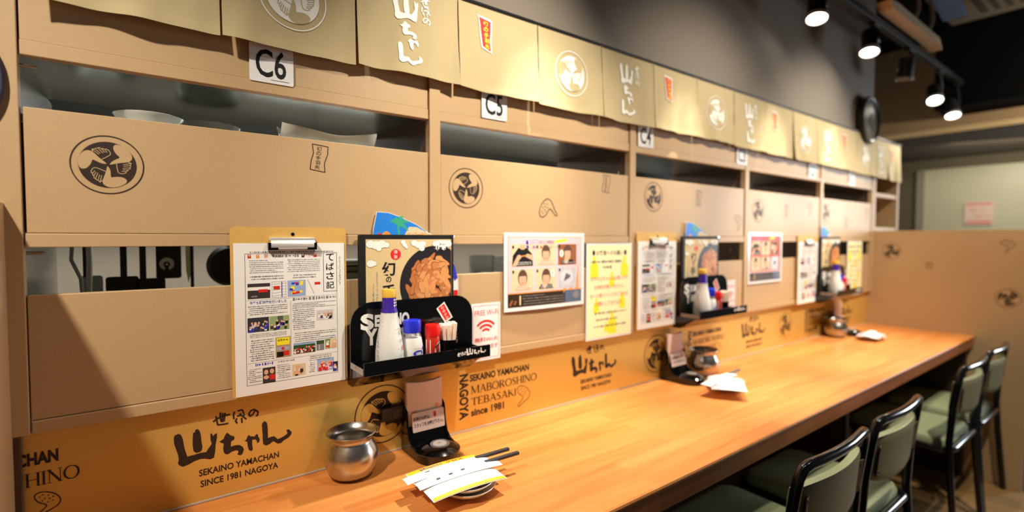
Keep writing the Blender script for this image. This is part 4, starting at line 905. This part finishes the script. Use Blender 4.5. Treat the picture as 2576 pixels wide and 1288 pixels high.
# ------------------------------------------------------------------ plates, towel packets, chopsticks
CER = M('plate_ceramic', (226, 224, 214), .22, coat=.3)
pla = thing('small_plate', 'lower small white plate of the near stack on the counter', 'plate', (.514, -.248, .75), 0, 'small plates on the counter')
B().lathe([(.030, 0), (.031, .003), (.045, .008), (.056, .016), (.0590, .0195), (.0583, .0208), (.0545, .0180), (.044, .0105), (.030, .0065), (0, .006)], seg=48).obj('dish', CER, pla)
dup(pla, (.5125, -.2465, .7605), .3, 'upper small white plate of the near stack on the counter')
D = Dec(lambda a, c, d: (.516+a, -.282+c, .7605+.0078+d+abs(c)*.0), base=.002); D.rect(.002, .011, -.006, .003, RED, 1); D.text('山', .0065, -.0045, .006, WHT, w=.006, align='C', layer=2); D.stroke([(-.02, -.002), (-.012, -.006), (-.004, -.004)], .004, BLK, 1)
o = D.obj('print', [c for c in C.objects if c.name.startswith('small_plate.001')][0], world=True)
o.rotation_euler = (0, 0, 0); rp = o.parent; rp.rotation_euler = (0, 0, 0)
def packet(name, label, group, loc, rz, w_, h_, th, m, pfun, edge):
    t = thing(name, label, 'packet', loc, rz, group)
    def top(s, v, sg):
        e = min(s, 1-s, v, 1-v); q = min(1, e/.18); dr = -.004*(abs(s-.5)*2)**2-.002*(abs(v-.5)*2)**2
        return ((s-.5)*w_, (v-.5)*h_, dr+sg*th*math.sin(q*PI/2)+sg*.0003)
    b = B().grid(lambda s, v: top(s, v, 1), 20, 14).grid(lambda s, v: top(1-s, v, -.55), 20, 14); b.obj('wrapper', m, t, fixn=False)
    D = Dec(lambda a, c, d: (a, c, top(a/w_+.5, c/h_+.5, 1)[2]+d), base=.0006)
    pfun(D, w_, h_); D.obj('print', t, cut=[(0, -w_/2, w_/2, w_/14), (1, -h_/2, h_/2, h_/10)])
    return t
def towel(col):
    def f(D, w_, h_):
        D.rect(-w_/2+.002, w_/2-.002, h_/2-.026, h_/2-.001, col, 1); D.rect(-w_/2+.002, w_/2-.002, -h_/2+.001, -h_/2+.009, col, 1)
        D.text('世界の山ちゃん', -.055, h_/2-.019, .011, BLU, w=.05, layer=2, bold=.02); D.text('クロス', .004, h_/2-.020, .014, RED, w=.04, layer=2, bold=.02)
    return f
WRAP = M('white_film_wrapper', (244, 244, 240), .3)
packet('towel_packet', 'yellow-edged wet towel packet on the near plates', 'wet towel packets', (.497, -.2345, .7865), -.03, .160, .130, .0035, WRAP, towel(M('packet_yellow', (250, 200, 50), .35)), None)
def slv(D, w_, h_):
    for q in range(3): D.rect(-.055+.028*q, -.047+.028*q, -h_/2+.006+.002*q, -h_/2+.0105+.002*q, MIDG, 1)
SLV = M('sleeve_paper', (246, 245, 242), .5)
packet('chopstick_sleeve', 'white paper chopstick sleeve lying over the near towel packet', 'chopstick sleeves', (.492, -.210, .7925), -.03, .185, .028, .0028, SLV, lambda D, w_, h_: D.rect(-.05, -.04, -.002, .001, GREYT, 1), None)
packet('chopstick_sleeve', 'white printed chopstick sleeve beside its twin, nearer the counter edge', 'chopstick sleeves', (.502, -.242, .7928), -.03, .185, .030, .0028, SLV, slv, None)
STK = M('chopstick_lacquer', (52, 56, 62), .3)
def chop(label, x, y, z, rz, L_=.085):
    t = B().box(-L_/2, L_/2, -.0042, .0042, -.0034, .0034, .0012); o = t.obj('chopsticks', STK); o.location = (x, y, z); o.rotation_euler = (0, 0, rz); return tag(o, label, 'chopsticks', 'chopsticks')
chop('upper dark chopstick sticking out of the near sleeve', .602, -.211, .7915, -.04); chop('lower dark chopstick sticking out of the near sleeve', .607, -.240, .7918, -.04)
# middle place
dup(pla, (1.572, -.190, .75), 0, 'lower small white plate of the middle stack on the counter'); dup(pla, (1.571, -.189, .7605), 0, 'upper small white plate of the middle stack on the counter')
packet('towel_packet', 'pink-edged wet towel packet on the middle plates', 'wet towel packets', (1.532, -.215, .7860), .62, .155, .105, .0035, WRAP, towel(M('packet_pink', (246, 200, 196), .35)), None)
packet('chopstick_sleeve', 'white chopstick sleeve lying across the middle plates', 'chopstick sleeves', (1.538, -.185, .7925), .1, .20, .034, .0028, SLV, slv, None)
chop('dark chopstick sticking out of the middle sleeve', 1.655, -.172, .7915, .1)
# far place
dup(pla, (2.945, -.178, .75), 0, 'small white plate at the far place on the counter')
packet('towel_packet', 'white wet towel packet on the far plate', 'wet towel packets', (2.935, -.178, .7755), .1, .155, .095, .0035, WRAP, towel(MATS['packet_pink']), None)
packet('chopstick_sleeve', 'white chopstick sleeve lying on the far towel packet', 'chopstick sleeves', (2.940, -.172, .7822), .15, .19, .034, .0028, SLV, slv, None)

# ------------------------------------------------------------------ chairs
GRNV = M('green_vinyl', (156, 166, 128), .42, noise=.03, nscale=200, bump=.04, bscale=500)
GREYV = M('grey_green_vinyl_back', (136, 128, 94), .42, noise=.03, nscale=200)
TUBE = M('black_tube', (22, 22, 25), .18, .35, coat=.5)
PLATE = M('brown_bracket', (112, 86, 58), .4)
ch = thing('counter_chair', 'green vinyl chair with black tube frame, first from the camera', 'chair', (1.375, -.382, 0), 0, 'chairs at the counter')
def bow(x): return .020*(1-(x/.2)**2)
b = B()
sq = rrect(-.185, .185, -.175, .185, .05, 6)
def pad(s, v):
    n = len(sq); i = s*n; a = sq[int(i) % n]; q = v
    k = (1-.0*q); return (a[0], a[1], 0)
prof = [(.93, .405), (1.0, .412), (1.0, .428), (.96, .442), (.85, .449), (.5, .453), (.02, .454)]
vs, fs = [], []; n = len(sq)
for k, z in prof: vs += [(a*k, c*k+.005*(1-k), z) for a, c in sq]
for j in range(len(prof)-1):
    for i in range(n): i2 = (i+1) % n; fs.append((j*n+i, j*n+i2, (j+1)*n+i2, (j+1)*n+i))
fs.append(tuple(range(n-1, -1, -1))); fs.append(tuple((len(prof)-1)*n+i for i in range(n)))
b.add(vs, fs, 0, True); b.obj('seat', GRNV, ch)
sf = rrect(-.198, .198, -.190, .19, .055, 6)
B().tube([(a, c, .408) for a, c in sf], .0115, 10, closed=True).obj('seat_frame', TUBE, ch)
# back frame: one bent tube from foot to foot over the top
path = [(-.215, -.215, .0), (-.207, -.19, .30), (-.203, -.182, .44), (-.201, -.19, .58), (-.200, -.203, .68), (-.197, -.208, .715), (-.185, -.213, .737), (-.165, -.216, .742)]
mid = [(x, -.208-bow(x), .742) for x in (-.11, -.055, 0, .055, .11)]
path = path+mid+[(-a, c, z) for a, c, z in reversed(path)]
B().tube(path, .0125, 12).obj('back_frame', TUBE, ch)
for s in (-1, 1): B().tube([(s*.18, .175, .408), (s*.186, .185, .25), (s*.195, .20, 0)], .0115, 10).obj('front_leg', TUBE, ch)
for y0 in (.19,): B().tube([(-.19, y0, .2), (.19, y0, .2)], .009, 8).obj('stretcher', TUBE, ch)
def back(s, v, side):
    x = (s-.5)*.384; e = abs(s-.5)*2; z0, z1 = .545+.022*e**3, .692-.006*e**4; z = z0+(z1-z0)*v
    th = .013*min(1, 4*min(v, 1-v)+.72)*min(1, 6*min(s, 1-s)+.6)
    y = -.183-.013*(z-.545)/.15-bow(x)*1.5+.006
    return (x, y+th*side, z)
B().grid(lambda s, v: back(s, v, 1), 20, 12).obj('backrest', GRNV, ch, fixn=False)
B().grid(lambda s, v: back(1-s, v, -1), 20, 12).obj('backrest_shell', GREYV, ch, fixn=False)
edge = [(q/20, 0) for q in range(20)]+[(1, q/12) for q in range(12)]+[(1-q/20, 1) for q in range(20)]+[(0, 1-q/12) for q in range(12)]
B().grid(lambda s, v: (lambda e: tuple(Vector(back(*e, 1)).lerp(Vector(back(*e, -1)), v)))(edge[int(round(s*64)) % 64]), 64, 1).obj('backrest_border', GRNV, ch, fixn=False)
for s in (-1, 1):
    q = B().box(-.0115, .0115, -.0015, .0015, -.045, .045, .001, mat=Matrix.Translation((s*.160, -.2095, .62)) @ Matrix.Rotation(s*-.22, 4, 'Z')@Matrix.Rotation(.09, 4, 'X')).obj('bracket', PLATE, ch)
    for dz in (-.04, .04): B().lathe([(.004, 0), (.0035, .002), (0, .0024)], (s*.160, -.2115-.0035*(dz > 0)+.0015, .62+dz*.8), 10, mat=Matrix.Rotation(PI/2, 4, 'X')).obj('screw', BLKM, ch)
for x, lab in ((1.842, 'second from the camera'), (2.77, 'third from the camera'), (3.238, 'beside the far partition')): dup(ch, (x, -.382, 0), 0, 'green vinyl chair with black tube frame, '+lab)

# ------------------------------------------------------------------ lamps on the track
tr = thing('lighting_track', 'black lighting track hanging over the counter', 'track', (2.4, -.17, 2.3))
B().box(-.9, 4.75, -.187, -.155, 2.30, 2.332, .002).obj('rail', BLKM, tr, world=True)
for x in (.2, 2.0, 3.8): B().tube([(x, -.171, 2.33), (x, -.171, 2.752)], .005, 8).obj('hanger', BLKM, tr, world=True)
LENS = M('lamp_lens', (255, 246, 228), .3, emit=14)
def lamp(x, z, ax, watts, size, label, on=True, aim=None):
    t = thing('track_spotlight', label, 'lamp', (x, -.15, 2.30), 0, 'spotlights on the track')
    d = Vector(ax).normalized(); m = Matrix.Translation((0, 0, z-2.30)) @ d.to_track_quat('-Z', 'Y').to_matrix().to_4x4()
    B().lathe([(.030, .115), (.036, .112), (.037, .012)], mat=m, seg=28).obj('housing', BLKM, t)
    B().lathe([(.0372, .014), (.0425, .010), (.0430, -.004), (.0385, -.006), (.036, .004)], mat=m, seg=32, cap0=False).obj('rim', M('lamp_rim_grey', (176, 172, 170), .35), t)
    B().lathe([(.0375, .002), (.02, .0025), (0, .003)], mat=m, seg=28, cap0=False).obj('lens', LENS if on else BLKG, t)
    top = m @ Vector((0, 0, .07))
    B().tube([tuple(top+Vector((0, -.036, 0))), tuple(top+Vector((0, -.04, .03))), (0, -.02, -.015), (0, -.02, .002)], .005, 8).obj('arm', BLKM, t)
    B().lathe([(.006, 0), (.005, .02)], tuple(m @ Vector((-.037, 0, .05))), 8, mat=Matrix.Rotation(-PI/2, 4, 'Y')).obj('knob', CHROME, t)
    B().box(-.04, .04, -.034, -.006, -.012, .004, .002).obj('adapter', BLKM, t)
    if watts:
        p = Vector((x, -.15, 2.30))+(m @ Vector((0, 0, -.02))); spot(tuple(p), aim or tuple(p+d), watts, size)
    return t
lamp(2.30, 2.184, (-.30, -.12, -1), 28, 52, 'lit black spotlight at the top edge, first on the track', aim=(2.05, -.24, .75))
lamp(2.896, 2.176, (-.34, -.10, -1), 28, 52, 'lit black spotlight, second on the track', aim=(2.75, -.22, .75))
lamp(3.424, 2.141, (.16, .16, -1), 0, 60, 'black spotlight turned away, third on the track', on=False)
lamp(4.011, 2.124, (-.62, -.25, -1), 12, 60, 'lit black spotlight tilted sideways, fourth on the track', aim=(3.5, -.05, 1.5))
lamp(4.431, 2.092, (-.38, -.20, -1), 10, 60, 'lit black spotlight beside the black duct, last on the track', aim=(4.0, -.03, 1.55))

# ------------------------------------------------------------------ things up by the ceiling
ck = thing('wall_clock', 'round dark clock on the grey wall behind the noren', 'clock', (3.31, .0, 1.925))
mm = Matrix.Rotation(PI/2, 4, 'X')
B().lathe([(.118, 0), (.13, .004), (.13, .035), (.122, .04), (.113, .034)], mat=mm, seg=44).obj('rim', M('clock_rim', (26, 22, 18), .4), ck)
B().lathe([(.115, .03), (0, .03)], mat=mm, seg=44, cap0=False).obj('face', M('clock_face', (78, 78, 62), .25), ck)
for an, L_ in ((.7, .05), (2.4, .08)): B().box(-.003, .003, -.033, -.031, 0, L_, mat=Matrix.Rotation(an, 4, 'Y')).obj('hand', BLKM, ck)
hb = thing('hanging_board', 'tan wooden board hung on white ropes by the track', 'board', (3.3, -.21, 2.36))
BRD = M('hanging_board_wood', (190, 162, 126), .6, noise=.05, nscale=12)
b = B().prism([(-.43, .0), (-.39, -.03), (.36, -.03), (.43, -.045), (.43, -.035), (.38, .012), (-.34, .012)], lambda a, c, d: (a, -.03+d, c+.03), 0, .06); b.obj('board', BRD, hb)
for x in (.02, .27):
    B().tube([(x, 0, .04), (x+.01, -.02, .12), (x-.01, -.015, .22), (x+.02, 0, .395)], .009, 8).obj('rope', M('white_rope', (176, 158, 138), .8), hb)
    B().tube([(x+.012*math.cos(a), 0, .045+.012*math.sin(a)) for a in [2*PI*q/12 for q in range(12)]], .002, 6, closed=True).obj('eye_ring', CHROME, hb)
ac = thing('ceiling_air_conditioner', 'beige ceiling air conditioner cassette in the corner', 'air conditioner', (4.1, -.5, 2.70))
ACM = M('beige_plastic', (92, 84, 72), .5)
B().box(3.82, 4.46, -.92, -.12, 2.70, 2.75, .012).obj('panel', ACM, ac, world=True)
B().box(3.95, 4.33, -.72, -.30, 2.692, 2.701, .004).obj('grille_frame', M('beige_plastic_dark', (60, 54, 46), .5), ac, world=True)
for q in range(7): B().box(3.97, 4.31, -.70+.057*q, -.675+.057*q, 2.688, 2.694, .001).obj('grille_slat', ACM, ac, world=True)
for ya in (-.86, -.19): B().box(3.95, 4.33, ya-.03, ya+.03, 2.693, 2.701, .003).obj('outlet_flap', MATS['beige_plastic_dark'], ac, world=True)
bp = thing('hanging_blue_sign', 'blue panel with pale edge hanging near the ceiling', 'sign', (3.47, -.32, 2.5))
B().box(-.11, .13, -.05, .05, -.012, .012, .004, mat=Matrix.Rotation(.25, 4, 'Y')).obj('panel', M('blue_sheet', (92, 130, 186), .35), bp)
B().box(-.14, -.105, -.05, .05, -.014, .014, .004, mat=Matrix.Rotation(.25, 4, 'Y')).obj('edge', BRD, bp)
for y in (-.03, .03): B().tube([(0, y, .0), (0, y, .25)], .003, 6).obj('cord', BLKM, bp)
# round sign cropped at the frame's edge
rs_ = thing('round_sign', 'round navy and rust sign cropped at the edge of the picture', 'sign', (-.264, -.0088, 1.496))
B().lathe([(.103, -.006), (.106, 0), (.103, .006)], mat=mm, seg=56, cap1=True).obj('disc', NAVY, rs_)
D = Dec(lambda a, c, d: (a, -.006-d, c)); D.poly([(.099*math.cos(a), .099*math.sin(a)) for a in [math.radians(8+q*164/20) for q in range(21)]], M('rust_print', (110, 58, 34), .5), 1); D.disc(.05, -.07, .02, .02, WHT, 2, 16); D.obj('print', rs_)
B().tube([(0, .003, .09), (0, .0065, .108)], .002, 6).obj('hook', BLKM, rs_)

# ------------------------------------------------------------------ what shows through the slots
sp = thing('serving_plate', 'white round plate on the steel shelf in the first slot', 'plate', (.02, .10, 1.454))
B().lathe([(.025, 0), (.028, .004), (.052, .027), (.056, .033), (.054, .034), (.03, .008), (0, .006)], seg=40).obj('dish', CER, sp)
sp2 = thing('serving_bowl', 'white bowl further in on the steel shelf', 'bowl', (.135, .275, 1.454))
B().lathe([(.03, 0), (.032, .006), (.055, .035), (.064, .062), (.061, .062), (.05, .034), (0, .008)], seg=40).obj('dish', CER, sp2)
sp3 = thing('serving_dish', 'white flat dish at the left of the steel shelf', 'plate', (-.055, .27, 1.454))
B().lathe([(.03, 0), (.04, .006), (.058, .03), (.06, .032), (.056, .03), (0, .008)], seg=40).obj('dish', CER, sp3)
ld = thing('long_dish', 'long white wavy dish sticking out of the upper slot', 'dish', (.345, .062, 1.454))
def ldish(s, v, o_):
    x = (s-.5)*.205; e = abs(s-.5)*2; h = .027+.014*e**4+.003*math.sin(9*s); q = (v-.5)*2
    return (x, q*.045*(1-.45*e**5), .003+(h*(.35+.65*abs(q)**1.5))*(1 if True else 0)+o_)
B().grid(lambda s, v: ldish(s, v, 0), 28, 10).grid(lambda s, v: ldish(1-s, v, -.003), 28, 10).box(-.05, .05, -.02, .02, 0, .007, .002).obj('dish', CER, ld, fixn=False)
hr = thing('utensil_rail', 'steel rail for hanging kitchen tools behind the shelf', 'rail', (.1, .5, 1.27))
B().tube([(-.30, .52, 1.278), (.45, .52, 1.278)], .006, 10).obj('bar', CHROME, hr, world=True)
for x in (-.29, .44): B().tube([(x, .52, 1.278), (x, .52, 1.551)], .005, 8).obj('hanger', CHROME, hr, world=True)
BKP = M('black_nylon', (20, 21, 21), .45)
def turner(label, x, hw, zt, m, bw, tz):
    t = thing('turner', label, 'kitchen tool', (x, .51, 1.06), 0, 'turners on the rail')
    B().box(x-.007, x+.007, .503, .513, zt, 1.268, .003).obj('handle', BKP, t, world=True)
    B().prism(rrect(x+bw[0], x+bw[1], tz, zt+.004, .006, 3), lambda a, c, d: (a, .506+d, c), 0, .005).obj('blade', m, t, world=True)
    B().tube([(x, .508, 1.262), (x, .51, 1.283), (x, .525, 1.286), (x, .53, 1.27)], .002, 6).obj('hook', CHROME, t, world=True)
turner('kitchen turner with grey blade hanging in the first slot', -.104, 0, 1.16, M('grey_blade', (150, 158, 160), .4), (-.012, .030), 1.06)
turner('black kitchen turner, wider, hanging in the first slot', -.033, 0, 1.155, BKP, (-.036, .030), 1.06)
turner('black kitchen turner beside the ring-pull board', .006, 0, 1.148, BKP, (-.014, .047), 1.06)
bd = thing('black_board', 'black square plate with round white hole hanging in the slot', 'kitchen tool', (.06, .53, 1.15))
sq_ = rrect(.034, .090, 1.148, 1.262, .006, 3)
B().prism(sq_, lambda a, c, d: (a, .530+d, c), 0, .006).obj('plate', BKP, bd, world=True)
D = Dec(wallf(.530)); D.disc(.0575, 1.187, .0165, .0165, M('white_disc', (214, 210, 196), .5), 1); D.stroke([(.0575, 1.168), (.0575, 1.18)], .009, BLK, 2); D.ring(.0575, 1.186, .003, .0075, BLK, 2, 20); D.obj('emblem', bd, world=True)
kf = thing('kitchen_knife', 'narrow steel blade hanging beside the round pan', 'knife', (.102, .5, 1.13))
B().prism([(.098, 1.262), (.108, 1.262), (.110, 1.16), (.104, 1.135), (.099, 1.17)], lambda a, c, d: (a, .51+d, c), 0, .002).obj('blade', STEEL, kf, world=True)
B().box(.109, .117, .508, .516, 1.12, 1.265, .002).obj('sheath', BKP, kf, world=True)
pn = thing('frying_pan', 'round black pan hanging behind the first clipboard', 'pan', (.205, .53, 1.178))
B().lathe([(.04, .02), (.05, .018), (.058, 0), (.055, 0), (.048, .015), (0, .016)], mat=Matrix.Rotation(PI/2, 4, 'X'), seg=40).obj('bowl', BKP, pn); B().box(-.007, .007, -.004, .004, .055, .09, .002).obj('handle', BKP, pn)
cb = tag(B().tube([(-.128, .46, 1.40), (-.126, .46, 1.235), (-.128, .46, 1.205), (-.112, .46, 1.16), (-.108, .46, 1.08), (-.108, .46, .95)], .004, 10).obj('grey_cable', M('cable_grey', (150, 148, 142), .5)), 'grey cable running down behind the first slot', 'cable')
cb2 = tag(B().tube([(-.098, .47, 1.40), (-.096, .47, 1.2), (-.100, .47, 1.1), (-.102, .47, .95)], .0062, 10).obj('pale_cable', M('cable_pale', (190, 186, 174), .5)), 'pale thick cable running down behind the first slot', 'cable')
POLY = M('translucent_plastic', (216, 220, 212), .45, trans=.75)
for k, (x, y, r0, h, lab) in enumerate(((.845, .20, .040, .132, 'frosted plastic tub with blue label behind the second slot'), (.925, .22, .032, .125, 'frosted plastic measuring cup behind the second slot'))):
    t = thing('plastic_tub', lab, 'tub', (x, y, 1.072)); B().lathe([(r0*.82, 0), (r0*.86, .004), (r0, h), (r0*.96, h), (r0*.8, .006), (0, .006)], seg=32).obj('tub', POLY, t)
    if k == 0:
        B().lathe([(r0*.955, .055), (r0*.975, .085)], seg=32, cap0=False).obj('label_band', M('pale_label', (210, 214, 226), .5), t)
tag(B().lathe([(.05, 0), (.052, .005), (.03, .01), (.028, .05), (.03, .062), (.027, .062), (.026, .012), (0, .01)], (1.04, .22, 1.072), 28).obj('steel_funnel', STEEL), 'steel funnel behind the second slot next to the poster', 'funnel')
tag(B().grid(lambda s, v: (.78+.16*s, .075+.05*v, 1.15+.006*math.sin(11*s)*v+.004*math.sin(5*s+v)), 20, 6).box(.79, .93, .08, .12, 1.072, 1.149, .002).obj('film_tray', M('clear_film', (206, 210, 196), .2), fixn=False), 'tray covered with clear film in the second slot', 'tray')
bx_ = thing('steel_container', 'steel food pan behind the near menu in the first slot', 'container', (.46, .2, 1.072))
B().box(.40, .535, .14, .27, 1.072, 1.172, .006).obj('pan', STEEL, bx_, world=True); B().tube([(.395, .135, 1.19), (.54, .135, 1.19)], .004, 8).obj('handle', CHROME, bx_, world=True)
B().box(.405, .53, .15, .26, 1.172, 1.20, .01).obj('lid', M('pale_lid', (190, 196, 180), .4), bx_, world=True)
wb = tag(B().box(2.80, 2.93, .05, .16, 1.454, 1.50, .004).obj('grey_box', M('grey_carton', (150, 140, 140), .6)), 'grey box on the shelf of the last unit', 'box')
